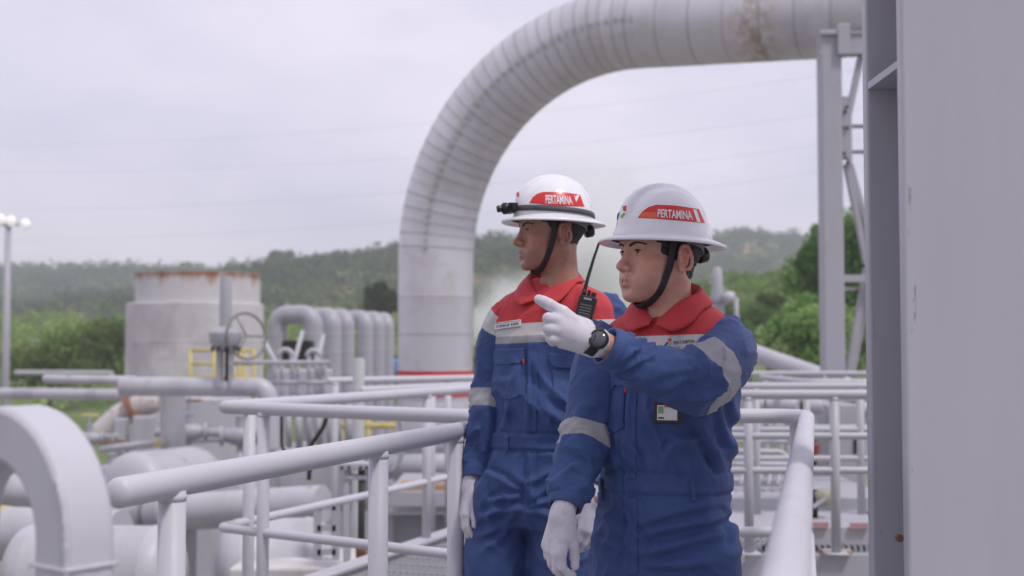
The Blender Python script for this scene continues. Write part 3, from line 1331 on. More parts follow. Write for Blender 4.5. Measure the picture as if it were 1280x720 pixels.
    for s in (-1, 1):
        t = np.clip((s * x - .013) / .040, 0, 1)
        zc = .0142 + .0080 * np.sin(t * 2.4) - .003 * t
        th = .0038 * (1 - .5 * t)
        mb = np.clip(1.35 - ((z - zc) / th) ** 2, 0, 1) * (s * x > .012) * (s * x < .054) * (y > .05)
        mb = mb * (.6 + .7 * vnoise(hv * np.array((900, 300, 300))))
        ev, ef = shell_of(hv, hf, mb, .0014, -.0010, hn)
        mk('eyebrow', W(ev), ef[:, ::-1] if flip else ef, HAIR, person)
        # eyeball
        b = MB().rev([(.0113 * math.sin(a) + 1e-7, -.0113 * math.cos(a)) for a in np.linspace(0, math.pi, 20)], (0, 0, 0), (0, 1, 0), 28)
        pv = np.concatenate(b.v)
        gz = np.array(c['gaze'], float)
        gz /= np.linalg.norm(gz)
        ang = np.arccos(np.clip(pv @ gz / .0113, -1, 1))
        mk('eye', W(pv + (s * .0325, .0738, 0)), b.f, EYE_M, person, attrs={'r': ang})
        # lash line
        k = 13
        lp = []
        for i in range(k):
            u = -1 + 2 * i / (k - 1)
            lp.append((s * .0325 + u * .0136, .0735 + math.sqrt(max(.0150 ** 2 - (u * .0136) ** 2 * .9 - .0038 ** 2, 1e-6)) + .0004, .0046 * (1 - u * u) ** .7 - .0006))
        lv, lf = sweep(lp, [.0006 + .0009 * (1 - (2 * i / (k - 1) - 1) ** 2) for i in range(k)], 6)
        mk('eyelash', W(lv), lf, HAIR, person)

    # ---- hard hat
    sv, sf = helmet_shell()
    R2 = Matrix.Rotation(c['hat_tilt'], 3, 'X')
    HW = lambda v: W((np.asarray(v) - (0, 0, HB)) @ np.array(R2).T + (0, 0, HB))
    shell = mk('helmet', HW(sv), [q_[::-1] for q_ in sf] if flip else sf, HELMET, person)
    hat = BVHTree.FromPolygons([Vector(p) for p in HW(sv)], sf)
    onhat = lambda v2, f: decal_mesh(v2, f, hat, .0012)
    for name, poly, mat in c['stickers']:
        poly_decal(name, poly, hat, .0006 if name == 'sticker' else .0011, mat, shell, step=2)
    text_quad('lettering', 'PERTAMINA', c['hat_text'], onhat, INK_W, shell, .022)
    # suspension band and ratchet knob behind
    b = MB()
    n = 40
    vv = []
    for i in range(n + 1):
        a = math.pi * (1.02 + .96 * i / n)
        dz = -.020 * max(0, -math.sin(a)) ** 2
        for zz in (HB + .012, HB - .012 + dz):
            vv.append((.0845 * math.cos(a), -.010 + .101 * math.sin(a), zz))
    b.add(HW(vv), [(2 * i, 2 * i + 1, 2 * i + 3, 2 * i + 2) for i in range(n)])
    b.build('suspension_band', BAND_G, shell, solid=.003)
    b = MB().rev([(.0, -.014), (.017, -.014), (.019, -.010), (.019, .008), (.015, .012), (0, .012)], (0, -.122, HB - .028), (0, -1, .25), 24)
    b.v = [HW(q_) for q_ in b.v]
    b.build('ratchet_knob', BLACK_PL, shell)
    # chin strap hugging the face
    half = c['strap']
    pts = spline([(-p[0], p[1], p[2]) for p in half] + [(p[0], p[1], p[2]) for p in half[::-1][1:]], 90)
    row = []
    lb = BVHTree.FromPolygons([Vector(p) for p in hv], [list(map(int, q_)) for q_ in hf])
    for i, p in enumerate(pts):
        tg = Vector(pts[min(i + 1, 89)] - pts[max(i - 1, 0)]).normalized()
        h = lb.find_nearest(Vector(p))
        nn = (Vector(p) - Vector((0, .0, p[2] * .6 - .02))).normalized()
        hn_ = h[1] if h[1].dot(nn) > 0 else -h[1]
        nn = (nn + hn_).normalized()
        side_ = tg.cross(nn).normalized()
        base_p = Vector(p) if h[3] > .004 and (Vector(p) - h[0]).dot(hn_) > 0 else h[0] + hn_ * .0025
        row.append([tuple(base_p + side_ * w_ * .0085) for w_ in (-1, -.5, 0, .5, 1)])
    for _ in range(3):
        arr = np.array(row)
        arr[1:-1] = .5 * arr[1:-1] + .25 * (arr[:-2] + arr[2:])
        row = arr
    vv = np.array(row).reshape(-1, 3)
    ff = [(5 * i + j, 5 * i + j + 1, 5 * i + j + 6, 5 * i + j + 5) for i in range(89) for j in range(4)]
    so = mk('chin_strap', W(vv), ff, DARK, shell)
    md = so.modifiers.new('solid', 'SOLIDIFY')
    md.thickness = .0022
    md.offset = 0

    # ---- gloves and boots
    for L in c['hands']:
        gv, gf = caps_mesh(L, .0021)
        mk('glove', gv, gf, GLOVE, person)
    for i, ft in enumerate(feet):
        dv = Vector((-math.sin(yaw), -math.cos(yaw), 0))
        bo = Field(np.array(ft) - (.3, .3, .03), np.array(ft) + (.3, .3, .32), .008)
        A_ = Vector(ft) + Vector((0, 0, .075))
        bo.cap(tuple(A_ + Vector((0, 0, .14))), tuple(A_ - dv * .02), .055, .052, .03)
        bo.cap(tuple(A_ - dv * .03 - Vector((0, 0, .03))), tuple(A_ + dv * .15 - Vector((0, 0, .035))), .045, .042, .03)
        s_ = bo.d
        zax = bo.ax[2][None, None, :]
        bo.d = np.maximum(s_, (.004 - zax)).astype(np.float32)
        v_, q_ = bo.mesh()
        mk('boot', relax(v_, q_, 1), q_, TREAD, person)
    return person, shell, cov, tb, hb, W, HW


def pix(l):
    return [P(*q) for q in l]


# ------------------------------------------------ front man: points with his left arm
D2 = 3.10
hip2 = P(832, 640, D2)
yaw2 = R(30)
wx, wy = math.cos(yaw2), -math.sin(yaw2)     # towards his left
fx, fy = -math.sin(yaw2), -math.cos(yaw2)    # ahead


def leg_chain(hip, s, half, stride, zh, zk, fz=.09):
    h = (hip.x + wx * s * half, hip.y + wy * s * half, zh)
    k = (h[0] + fx * stride * .55, h[1] + fy * stride * .55, zk)
    a = (h[0] + fx * stride * .7, h[1] + fy * stride * .7, fz)
    return [h, ((h[0] + k[0]) / 2, (h[1] + k[1]) / 2, (zh + zk) / 2), k, ((k[0] + a[0]) / 2, (k[1] + a[1]) / 2, (zk + fz) / 2 + .02), a]


legs2 = [(leg_chain(hip2, -1, .085, .10, .80, .45), (.098, .094, .080, .078, .070)),
         (leg_chain(hip2, 1, .085, -.06, .80, .45), (.098, .094, .080, .078, .070))]
rows2 = [(376, 806, 880, .055), (384, 796, 892, .064), (392, 779, 903, .078), (400, 767, 912, .090), (408, 757, 918, .100), (420, 750, 924, .110), (440, 747, 927, .120),
         (470, 746, 927, .126), (505, 748, 924, .128), (540, 749, 915, .126), (575, 750, 914, .122), (600, 750, 916, .120), (625, 747, 911, .124),
         (650, 744, 904, .124), (685, 742, 900, .122), (720, 742, 897, .112)]
arm2L = [P(890, 420, 3.10), P(906, 430, 3.05), P(901, 453, 2.94), P(862, 477, 2.81), P(826, 466, 2.765), P(788, 449, 2.74), P(757, 432, 2.72)]
rad2L = [.036, .060, .067, .066, .058, .051, .043]
arm2R = [P(770, 412, 3.12), P(758, 432, 3.12), P(745, 480, 3.10), P(733, 535, 3.08), P(722, 578, 3.04), P(712, 610, 3.00), P(706, 634, 2.975)]
rad2R = [.045, .066, .064, .058, .053, .046, .038]
W2 = P(744, 427, 2.713)
point_hand = [
    (P(754, 431, 2.722), P(738, 424, 2.708), .026, .029, .01),
    (W2, P(703, 391, 2.700), .024, .0150, .014), (W2, P(696, 401, 2.690), .026, .0150, .014),
    (W2, P(697, 413, 2.690), .026, .0150, .014), (W2, P(702, 424, 2.700), .024, .0150, .014),
    (P(738, 434, 2.715), P(704, 427, 2.705), .018, .0145, .012),
    (P(703, 391, 2.700), P(686, 380.5, 2.690), .0140, .0125, .006), (P(686, 380.5, 2.690), P(679.5, 377, 2.688), .0125, .0118, .003), (P(679.5, 377, 2.688), P(673.5, 374, 2.688), .0118, .0102, .003),
    (P(696, 401, 2.690), P(685.5, 398, 2.676), .0142, .0125, .005), (P(685.5, 398, 2.676), P(688, 404, 2.712), .0122, .0110, .003), (P(688, 404, 2.712), P(699, 405, 2.735), .011, .010, .003),
    (P(697, 413, 2.690), P(685.5, 411, 2.676), .0140, .0122, .005), (P(685.5, 411, 2.676), P(688, 416, 2.712), .0120, .0108, .003), (P(688, 416, 2.712), P(699, 416, 2.735), .011, .010, .003),
    (P(702, 424, 2.700), P(689, 423.5, 2.684), .0130, .0112, .005), (P(689, 423.5, 2.684), P(691, 427, 2.715), .0110, .0100, .003), (P(691, 427, 2.715), P(700, 425, 2.735), .0100, .0095, .003),
    (P(733, 408, 2.735), P(712, 398, 2.745), .017, .013, .010), (P(712, 398, 2.745), P(698, 398, 2.745), .0125, .011, .003),
]
hang2 = hand_caps(P(703.5, 639, 2.965), (-.22, -.12, -1), (.62, -.78, -.05), (.75, .60, 0), 1.0,
                  curl=[(.30, .75, .45), (.32, .55, .4), (.38, .55, .4), (.45, .55, .4)], spread=.055, thumb=(.95, .22, .42))
folds2 = [(792, 452, 784, 560, .0045, 3.0), (784, 560, 783, 715, .0045, 3.0), (776, 470, 771, 590, .0022, 2.0),
          (806, 500, 838, 590, .005, 5), (870, 520, 905, 592, .007, 5), (895, 505, 915, 575, .007, 5), (905, 480, 926, 540, .006, 5), (860, 545, 880, 595, .004, 4),
          (830, 540, 870, 560, .004, 5), (800, 590, 796, 560, .003, 3), (752, 540, 775, 590, .004, 4), (845, 600, 838, 570, .003, 3), (890, 598, 880, 565, .003, 3),
          (790, 655, 895, 628, .006, 5), (792, 672, 912, 640, .007, 6), (796, 690, 915, 668, .007, 6), (800, 706, 900, 700, .006, 6), (786, 664, 750, 640, .005, 5), (782, 690, 745, 672, .005, 5),
          (905, 632, 918, 680, .006, 4), (873, 600, 876, 590, .003, 3)]
strap_h = [(.082, .016, .050), (.080, .017, .010), (.0735, .021, -.035), (.060, .030, -.075), (.038, .042, -.113), (.016, .052, -.1255), (0, .056, -.127)]
b2 = (1.2745, 1.2987, 1.325)
cfg2 = dict(D=D2, yaw=yaw2, rows=rows2, legs=legs2, seed=3.0, belt_z=P(832, 606, 2.98).z, bands=b2, tilt=.03, folds=folds2,
            slim=1.0, mouth=.0012, hyaw=R(63), hpitch=R(3), hroll=R(0), hs=1.0, head=(825, 319, 3.06), skin=(.60, .318, .236), lip=(.47, .205, .175),
            arm_paths=[arm2L, arm2R], arm_rads=[rad2L, rad2R], amp=[1.15, 1.0], elbow=[.50, .58],
            sleeve_bands=[[(.385, BLUE), (.475, GREY_R), (99, BLUE)], [(.49, BLUE), (.585, GREY_R), (99, BLUE)]],
            collar=((838, 400, 3.09), dict(r_neck=.062, front_z=1.392, back_z=1.452)),
            patches=[('placket', [(789, 448), (805, 447), (797, 480), (795, 520), (795, 598), (782, 598), (782, 520), (784, 480)], .0022, FAB_BLUE, .002),
                     ('fly', [(783, 622), (796, 622), (797, 670), (798, 716), (785, 719), (784, 670)], .0022, FAB_BLUE, .002),
                     ('pocket', [(757, 484), (781, 479), (780, 534), (768, 541), (758, 533)], .003, FAB_BLUE, .003),
                     ('pocket_flap', [(747, 474), (757, 467), (785, 474), (781, 482), (764, 486), (749, 487)], .0065, FAB_BLUE, .004),
                     ('pocket_tag', [(781.3, 484), (784, 484.3), (783.6, 491), (781, 490.7)], .008, RED_PAINT, .002),
                     ('belt_loop', [(863, 598), (868, 598), (869, 627), (864, 627)], .007, FAB_BLUE, .003),
                     ('belt_loop', [(751, 598), (754, 598), (754, 626), (751, 626)], .007, FAB_BLUE, .003)],
            hairlow=-.052, hairt=.0046, temple=-.012, burn=-.018, gaze=(-.08, 1, .02), hat_tilt=R(-1), strap=strap_h,
            stickers=[('sticker', [(797, 272.4), (803, 264.5), (810.5, 259), (820, 256), (845, 257), (873.6, 261.5), (881, 279), (850, 276), (820, 273.5)], STICKER),
                      ('sticker_stripe', [(866, 262), (870, 262.5), (875.5, 278), (871, 277.4)], INK_W),
                      ('sticker_stripe', [(798.5, 271.6), (804.5, 265.5), (821, 265.5), (820, 272.6)], STICKER_O)],
            hat_text=((822.5, 261.5), (864, 264), (866, 275), (821.5, 271.5)),
            hands=[point_hand, hang2], feet=[(legs2[0][0][-1][0], legs2[0][0][-1][1], 0), (legs2[1][0][-1][0], legs2[1][0][-1][1], 0)],
            label='man in front pointing with a white gloved finger, watch on that wrist')
man2, hat2, cov2, tb2, hb2, Wd2, HW2 = make_person(cfg2)

# emblem on the hat front, chest lettering, pass and watch
hat2b = BVHTree.FromPolygons([hat2.matrix_basis @ v.co + Vector(ORI[man2.name]) for v in hat2.data.vertices], [list(p.vertices) for p in hat2.data.polygons])
for nm, poly, mt in (('emblem', [(778.5, 258), (783, 257), (782.5, 264), (779, 263.5)], STICKER),
                     ('emblem', [(775, 271), (780, 266), (782, 267), (778, 272.5)], INK_G), ('emblem', [(771.5, 268), (774.5, 264.5), (775, 266), (772, 276), (770.8, 274)], INK_B)):
    poly_decal(nm, poly, hat2b, .0010, mt, hat2, step=2)
for nm, poly, mt in (('emblem', [(834, 424.5), (838, 422.8), (840, 425), (837, 428.2)], STICKER),
                     ('emblem', [(829, 433), (834, 427), (836.5, 428.5), (832, 434)], INK_B), ('emblem', [(836.5, 429.5), (840, 427), (839, 431), (836, 433)], INK_G)):
    poly_decal(nm, poly, tb2, .0014, mt, cov2, step=3)
text_quad('lettering', 'PERTAMINA', ((842, 426.6), (868, 424.2), (868, 428.6), (842, 431.0)), lambda v, f: decal_mesh(v, f, tb2, .0015), INK_D, cov2, .006, 18)
bp = P(834.5, 516, 2.935)
Mb = Matrix.Rotation(R(-22), 3, 'Z') @ Matrix.Rotation(R(-4), 3, 'X')
badge = MB().box(bp, (.066, .006, .050), Mb).build('identity_pass', BLACK_PL, man2, smooth=False, bevel=.002)
MB().box(bp + Mb @ Vector((0, -.0036, 0)), (.047, .0012, .034), Mb).build('card', CARD, badge, smooth=False)
MB().box(bp + Mb @ Vector((-.015, -.0046, .006)), (.012, .0012, .016), Mb).build('portrait', plain('pass_print', (.25, .38, .18), .5), badge, smooth=False)
MB().box(bp + Mb @ Vector((-.002, -.0046, .0145)), (.010, .0012, .004), Mb).build('print', STICKER, badge, smooth=False)
MB().box(bp + Mb @ Vector((-.014, -.0046, -.012)), (.014, .0012, .004), Mb).build('print', INK_D, badge, smooth=False)
wc = P(748.5, 424, 2.676)
wn = (Vector((0, 0, EYE)) - wc).normalized()
wn = (wn + Vector((-.28, 0, .34))).normalized()
watch = MB().rev([(.0, -.006), (.0195, -.006), (.0215, -.003), (.0215, .004), (.0195, .0062), (.0178, .0062), (.0172, .0052)], wc, wn, 36).build('watch', BLACK_PL, man2, auto=40)
MB().rev([(.0, .0050), (.0172, .0050), (.0170, .0056), (0, .0058)], wc, wn, 36).build('watch_glass', GLASS_W, watch)
ax = (P(757, 432, 2.72) - P(744, 426, 2.712)).normalized()
ub = (wn - ax * wn.dot(ax)).normalized()
vb = ax.cross(ub)
ctr = wc - ub * .0335
ring = []
for i in range(41):
    a = 2 * math.pi * i / 40
    for s in (-1, -.5, .5, 1):
        ring.append(ctr + ub * (.0325 * math.cos(a)) + vb * (.0325 * math.sin(a)) + ax * s * .0105)
st = mk('watch_strap', [tuple(p) for p in ring], [(4 * i + j, 4 * i + j + 1, 4 * i + j + 5, 4 * i + j + 4) for i in range(40) for j in range(3)], DARK, watch)
md = st.modifiers.new('solid', 'SOLIDIFY')
md.thickness = .0025
md.offset = 0

# ------------------------------------------------ rear man
D1 = 3.74
hip1 = P(668, 580, D1)
yaw1 = R(24)
wx, wy = math.cos(yaw1), -math.sin(yaw1)
fx, fy = -math.sin(yaw1), -math.cos(yaw1)
legs1 = [(leg_chain(hip1, -1, .105, .10, .86, .48), (.100, .092, .078, .078, .070)),
         (leg_chain(hip1, 1, .100, -.03, .86, .48), (.100, .098, .082, .078, .070))]
rows1 = [(348, 664, 718, .052), (355, 655, 732, .062), (362, 644, 746, .076), (369, 631, 758, .088), (376, 622, 764, .097), (385, 615, 768, .105), (400, 612, 770, .113), (425, 613, 770, .120),
         (460, 614, 767, .124), (500, 614, 760, .124), (530, 613, 752, .120), (552, 612, 746, .118), (575, 605, 746, .122), (600, 598, 746, .126), (635, 592, 744, .124), (655, 592, 742, .110)]
arm1R = [P(648, 384, 3.76), P(633, 396, 3.765), P(620, 430, 3.79), P(614, 480, 3.80), P(608, 525, 3.77), P(599, 565, 3.77), P(595, 597, 3.75)]
rad1R = [.026, .050, .057, .055, .050, .044, .036]
arm1L = [P(742, 376, 3.74), P(758, 396, 3.74), P(765, 440, 3.75), P(768, 500, 3.72), P(762, 545, 3.64), P(752, 582, 3.56), P(744, 612, 3.51)]
rad1L = [.042, .058, .062, .056, .052, .045, .038]
h1R = hand_caps(P(589.5, 603, 3.75), (-.20, -.10, -1), (.25, -.95, 0), (.95, .25, 0), 1.0, curl=(.25, .40, .3), spread=.02, thumb=(.95, .25, .25))
h1L = hand_caps(P(741, 619, 3.50), (-.10, -.10, -1), (-.80, -.55, 0), (-.45, .85, 0), 1.0, curl=(.30, .45, .3), spread=.03, thumb=(.85, .35, .30))
folds1 = [(664, 430, 660, 545, .004, 2.6), (660, 560, 661, 640, .004, 2.6), (674, 432, 672, 540, .002, 2),
          (655, 615, 606, 590, .006, 4), (656, 622, 610, 625, .006, 4.5), (655, 632, 600, 648, .006, 4.5), (652, 640, 598, 672, .006, 5), (640, 655, 606, 690, .005, 5),
          (664, 622, 705, 600, .005, 4), (666, 632, 715, 622, .005, 4), (668, 640, 720, 650, .005, 4),
          (640, 500, 622, 545, .004, 4), (690, 490, 740, 530, .004, 4), (680, 510, 735, 548, .004, 4), (635, 540, 632, 515, .003, 3), (690, 545, 688, 520, .003, 3), (715, 545, 710, 518, .003, 3),
          (622, 560, 600, 620, .005, 4), (650, 560, 640, 600, .003, 4)]
b1 = (1.3130, 1.3335, 1.3690)
cfg1 = dict(D=D1, yaw=yaw1, rows=rows1, legs=legs1, seed=9.0, belt_z=P(670, 553, 3.62).z, bands=b1, tilt=.045, folds=folds1,
            slim=.93, mouth=0.0, hyaw=R(73), hpitch=R(1), hroll=R(0), hs=.965, head=(689, 290, 3.70), skin=(.39, .195, .135), lip=(.32, .135, .11),
            arm_paths=[arm1R, arm1L], arm_rads=[rad1R, rad1L], amp=[.9, 1.0], elbow=[.60, .58],
            sleeve_bands=[[(.17, RED), (.265, WHITE_C), (.535, BLUE), (.625, GREY_R), (99, BLUE)], [(.50, BLUE), (.59, GREY_R), (99, BLUE)]],
            collar=((690, 372, 3.735), dict(r_neck=.056, front_z=1.475, back_z=1.540)),
            patches=[('placket', [(659, 429), (674, 428), (672, 480), (671, 540), (659, 540), (659, 480)], .0022, FAB_BLUE, .002),
                     ('fly', [(660, 563), (671, 563), (671, 600), (668, 634), (661, 636)], .0022, FAB_BLUE, .002),
                     ('pocket', [(622, 455), (652, 453), (652, 494), (637, 500), (624, 498)], .003, FAB_BLUE, .003),
                     ('pocket', [(690, 462), (736, 462), (734, 497), (712, 504), (692, 497)], .003, FAB_BLUE, .003),
                     ('pocket_flap', [(620, 437), (655, 435), (656, 448), (650, 455), (622, 456), (619, 452)], .0065, FAB_BLUE, .004),
                     ('pocket_flap', [(688, 441), (738, 446), (738, 459), (732, 463), (694, 459), (687, 452)], .0065, FAB_BLUE, .004),
                     ('pocket_tag', [(654, 449), (655.7, 449), (655.3, 456), (653.7, 456)], .008, RED_PAINT, .002),
                     ('name_tag', [(618.5, 404), (651.5, 399.5), (651.8, 408.5), (619, 413.5)], .0030, CARD, .002),
                     ('belt_loop', [(633, 545), (636.5, 545), (636, 566), (633, 566)], .007, FAB_BLUE, .003)],
            hairlow=-.038, hairt=.0022, temple=.022, burn=-.006, gaze=(-.10, 1, .0), hat_tilt=R(0), strap=strap_h,
            stickers=[('sticker', [(661.5, 254), (666, 246.5), (672, 242), (679, 240), (703, 240), (725, 243.5), (730.5, 258.5), (700, 257.5)], STICKER),
                      ('sticker_stripe', [(717, 243), (719, 246.5), (721.5, 243.5), (724, 244), (720, 253)], INK_W)],
            hat_text=((682, 243.6), (714, 245.2), (716, 255.8), (682, 254.4)),
            hands=[h1R, h1L], feet=[(legs1[0][0][-1][0], legs1[0][0][-1][1], 0), (legs1[1][0][-1][0], legs1[1][0][-1][1], 0)],
            label='man behind standing with arms down and a head torch strapped round his helmet')
man1, hat1, cov1, tb1, hb1, Wd1, HW1 = make_person(cfg1)

# name patch strokes and border
for (x0, y0, x1, y1) in ((620, 404.6, 650.6, 400.5), (620.4, 412.4, 650.8, 407.6)):
    poly_decal('tag_border', [(x0, y0), (x1, y1), (x1, y1 + .7), (x0, y0 + .7)], tb1, .0036, INK_D, cov1, step=4)
sx = 622.0
for w_ in (1.4, .9, 1.6, 1.1, 1.5, 1.2, .8, 1.5, 0, 1.3, 1.0, 1.6, 1.2, 1.4):
    y0 = 407.0 - (sx - 621) * .142
    if w_:
        poly_decal('tag_print', [(sx, y0), (sx + w_, y0 - .15), (sx + w_ - .2, y0 + 3.0), (sx, y0 + 3.1)], tb1, .0036, INK_D, cov1, step=4)
    sx += w_ + .75 if w_ else 1.6
# head torch: strap round the shell and lamp in front
n = 72
vv = []
for i in range(n):
    a = 2 * math.pi * i / n
    for zz, o_ in ((.0140, .0048), (.0300, .0036)):
        t_ = math.asin(min(1, (zz - .006) / .121) ** (1 / .97))
        rr = math.cos(t_) ** .92
        dz = .006 * math.sin(a)
        vv.append(((.101 * rr + o_) * math.cos(a), -.006 + (.120 * rr + o_ + .004 * (abs(math.cos(a)) < .25)) * math.sin(a), HB + zz + dz))
tor_strap = mk('torch_strap', HW1(vv), [(2 * i, 2 * i + 1, 2 * ((i + 1) % n) + 1, 2 * ((i + 1) % n)) for i in range(n)], plain('torch_band', (.07, .07, .075), .6), hat1)
md = tor_strap.modifiers.new('solid', 'SOLIDIFY')
md.thickness = .003
md.offset = 0
lampb = MB()
lampb.box((0, .130, HB + .029), (.050, .020, .030))
lampb.rev([(0, 0), (.017, 0), (.018, .012), (.014, .018), (0, .018)], (0, .138, HB + .029), (0, 1, -.15), 24)
lampb.rev([(0, 0), (.010, 0), (.011, .014), (0, .016)], (.0, .156, HB + .027), (0, 1, -.15), 20)
lampb.box((-.030, .126, HB + .033), (.014, .018, .020))
lampb.v = [HW1(q_) for q_ in lampb.v]
lampb.build('head_torch', BLACK_PL, hat1, bevel=.002, auto=40)
hat1b = BVHTree.FromPolygons([hat1.matrix_basis @ v.co + Vector(ORI[man1.name]) for v in hat1.data.vertices], [list(p.vertices) for p in hat1.data.polygons])
poly_decal('emblem', [(645.5, 241), (649, 239.5), (649, 246), (646, 246)], hat1b, .0010, STICKER, hat1, step=2)

# walkie-talkie clipped high on his chest
ra = P(731, 392, 3.575)
Mr = Matrix.Rotation(R(-10), 3, 'Z') @ Matrix.Rotation(R(13), 3, 'Y') @ Matrix.Rotation(R(-8), 3, 'X')
radio = MB().box(ra, (.050, .030, .100), Mr).build('walkie_talkie', BLACK_PL, None, origin=tuple(ra), smooth=False, bevel=.005)
tag(radio, 'black walkie talkie with a long aerial clipped to the rear man\'s chest', 'radio')
tp = lambda x, y, z: ra + Mr @ Vector((x, y, z))
MB().tube([tp(-.016, 0, .048), tp(-.016, 0, .066)], .0068, 14).tube([tp(-.016, 0, .064), tp(-.0155, 0, .10), tp(-.0125, 0, .16), tp(-.0085, 0, .205)], [.0056, .0048, .0040, .0034], 12, dome=True).build('aerial', DARK, radio)
MB().rev([(0, 0), (.0075, 0), (.007, .014), (0, .015)], tp(.012, 0, .049), Mr @ Vector((0, 0, 1)), 16).build('knob', BLACK_PL, radio, auto=40)
MB().rev([(0, 0), (.005, 0), (.0045, .018), (0, .019)], tp(-.002, 0, .049), Mr @ Vector((0, 0, 1)), 14).build('knob', BLACK_PL, radio, auto=40)
g = MB()
for k in range(5):
    g.box(tp(0, -.0155, .022 - .008 * k), (.034, .002, .003), Mr)
g.build('speaker_grille', BAND_G, radio, smooth=False)
MB().box(tp(0, -.0152, .040), (.022, .0015, .005), Mr).build('badge', GALV, radio, smooth=False)

# knitted cuff of the pointing glove and the printing on the front man's chin strap
ax = (P(757, 432, 2.72) - P(738, 424, 2.708)).normalized()
cb_ = MB().rev([(.0275, -.006), (.0300, -.004), (.0305, .000), (.0298, .005), (.0268, .007)], P(745, 426.6, 2.713), ax, 32)
cb_.build('glove_cuff', plain('cream_knit', (.62, .55, .38), .9, 0, .15, 300, .4), man2)
# ------------------------------------------------------------------ land, woods, plants
GZ = -3.6


def bump1(x, c, w):
    return np.exp(-((x - c) / w) ** 2)


def smooth01(t):
    t = np.clip(t, 0, 1)
    return t * t * (3 - 2 * t)


def ground_z(x, y):
    """height of the land: level plant yard, then a near rise on the right, a middle hill and a long far ridge"""
    x, y = np.asarray(x, float), np.asarray(y, float)
    yy = np.maximum(y, 1)
    ang = 640 + F * x / np.maximum(yy, 60)          # bearing in photograph pixels
    z = np.full(x.shape, GZ)
    far = np.interp(ang, [-700, 0, 120, 270, 420, 600, 760, 860, 930, 990, 1080, 1300, 2000], [350, 352, 350, 352, 340, 312, 318, 316, 303, 310, 318, 316, 330])
    farz = (435 - far) / F * 900 + EYE - GZ
    z = z + farz * smooth01((y - 420) / 480)
    mid = np.interp(ang, [-700, 150, 260, 340, 420, 500, 580, 660, 760, 850, 1000, 1400], [420, 398, 366, 344, 332, 318, 306, 306, 335, 372, 392, 400])
    midz = (435 - mid) / F * 470 + EYE - GZ
    z = z + np.maximum(0, midz) * bump1(y, 470, 120) * .86
    nr = np.interp(ang, [-700, 60, 300, 520, 700, 860, 900, 985, 1080, 1400], [436, 428, 424, 424, 410, 378, 370, 362, 356, 350])
    nz_ = (435 - nr) / F * 190 + EYE - GZ
    z = z + nz_ * bump1(y, 190, 62)
    pn = np.stack([x / 70, y / 70, x * 0], -1).reshape(-1, 3)
    z = z + ((fbm(pn, 3).reshape(x.shape) - .5) * np.clip((y - 110) / 300, 0, 1) * 14)
    pn = np.stack([x / 6, y / 6, x * 0 + 4], -1).reshape(-1, 3)
    z = z + (fbm(pn, 2).reshape(x.shape) - .5) * .22
    return z


ys = np.concatenate([-np.geomspace(40, 2, 8), [0], np.geomspace(3, 1500, 220)])
us = np.linspace(-1.0, 1.0, 180)
GX = us[None, :] * (np.maximum(np.abs(ys), 30)[:, None] * .95 + 20)
GY = np.repeat(ys[:, None], len(us), 1)
GZZ = ground_z(GX, GY)
ny_, nx_ = GX.shape
gf = [(j * nx_ + i, j * nx_ + i + 1, (j + 1) * nx_ + i + 1, (j + 1) * nx_ + i) for j in range(ny_ - 1) for i in range(nx_ - 1)]


def ground_mat():
    t = NT('ground')
    tc = t.n('ShaderNodeTexCoord').outputs['Object']
    sp = t.n('ShaderNodeSeparateXYZ')
    t.l(tc, sp.inputs[0])
    n1 = t.noise(.045, 6, .6)
    n2 = t.noise(1.2, 6, .65)
    n3 = t.noise(.012, 3, .5)
    green = t.mix(t.ramp(n2, .3, .7), (.085, .14, .04), (.16, .21, .065))
    green = t.mix(t.math('MULTIPLY', t.ramp(n1, .57, .63), .85), green, (.34, .17, .09))
    yard = t.mix(t.ramp(n2, .3, .7), (.22, .205, .185), (.32, .30, .28))
    yard = t.mix(t.math('MULTIPLY', t.ramp(n1, .45, .6), .55), yard, (.09, .11, .04))
    m = t.ramp(t.math('ADD', sp.outputs[1], t.math('MULTIPLY', n1, 18)), 52, 64)
    t.col(t.mix(m, yard, green))
    t.b.inputs['Roughness'].default_value = .95
    t.bump(n2, .5, .15)
    return t.m


ground = mk('ground', np.stack([GX, GY, GZZ], -1).reshape(-1, 3), gf, ground_mat())
kind(ground, 'structure')


def quads(c, size, rng_, up=1.2):
    """randomly turned small leaf faces at points c"""
    n = len(c)
    a = rng_.normal(size=(n, 3))
    a[:, 2] += up * np.abs(a[:, 2])
    a /= np.linalg.norm(a, axis=1)[:, None]
    b = np.cross(a, rng_.normal(size=(n, 3)))
    b /= np.linalg.norm(b, axis=1)[:, None] + 1e-9
    d = np.cross(a, b)
    s = (size * rng_.uniform(.6, 1.35, n))[:, None] * .5
    asp = rng_.uniform(.5, .9, n)[:, None]
    bend = a * s * .35
    v = np.stack([c - b * s - bend, c - d * s * asp, c + b * s - bend, c + d * s * asp], 1).reshape(-1, 3)
    f = np.arange(4 * n).reshape(-1, 4)
    return v, f


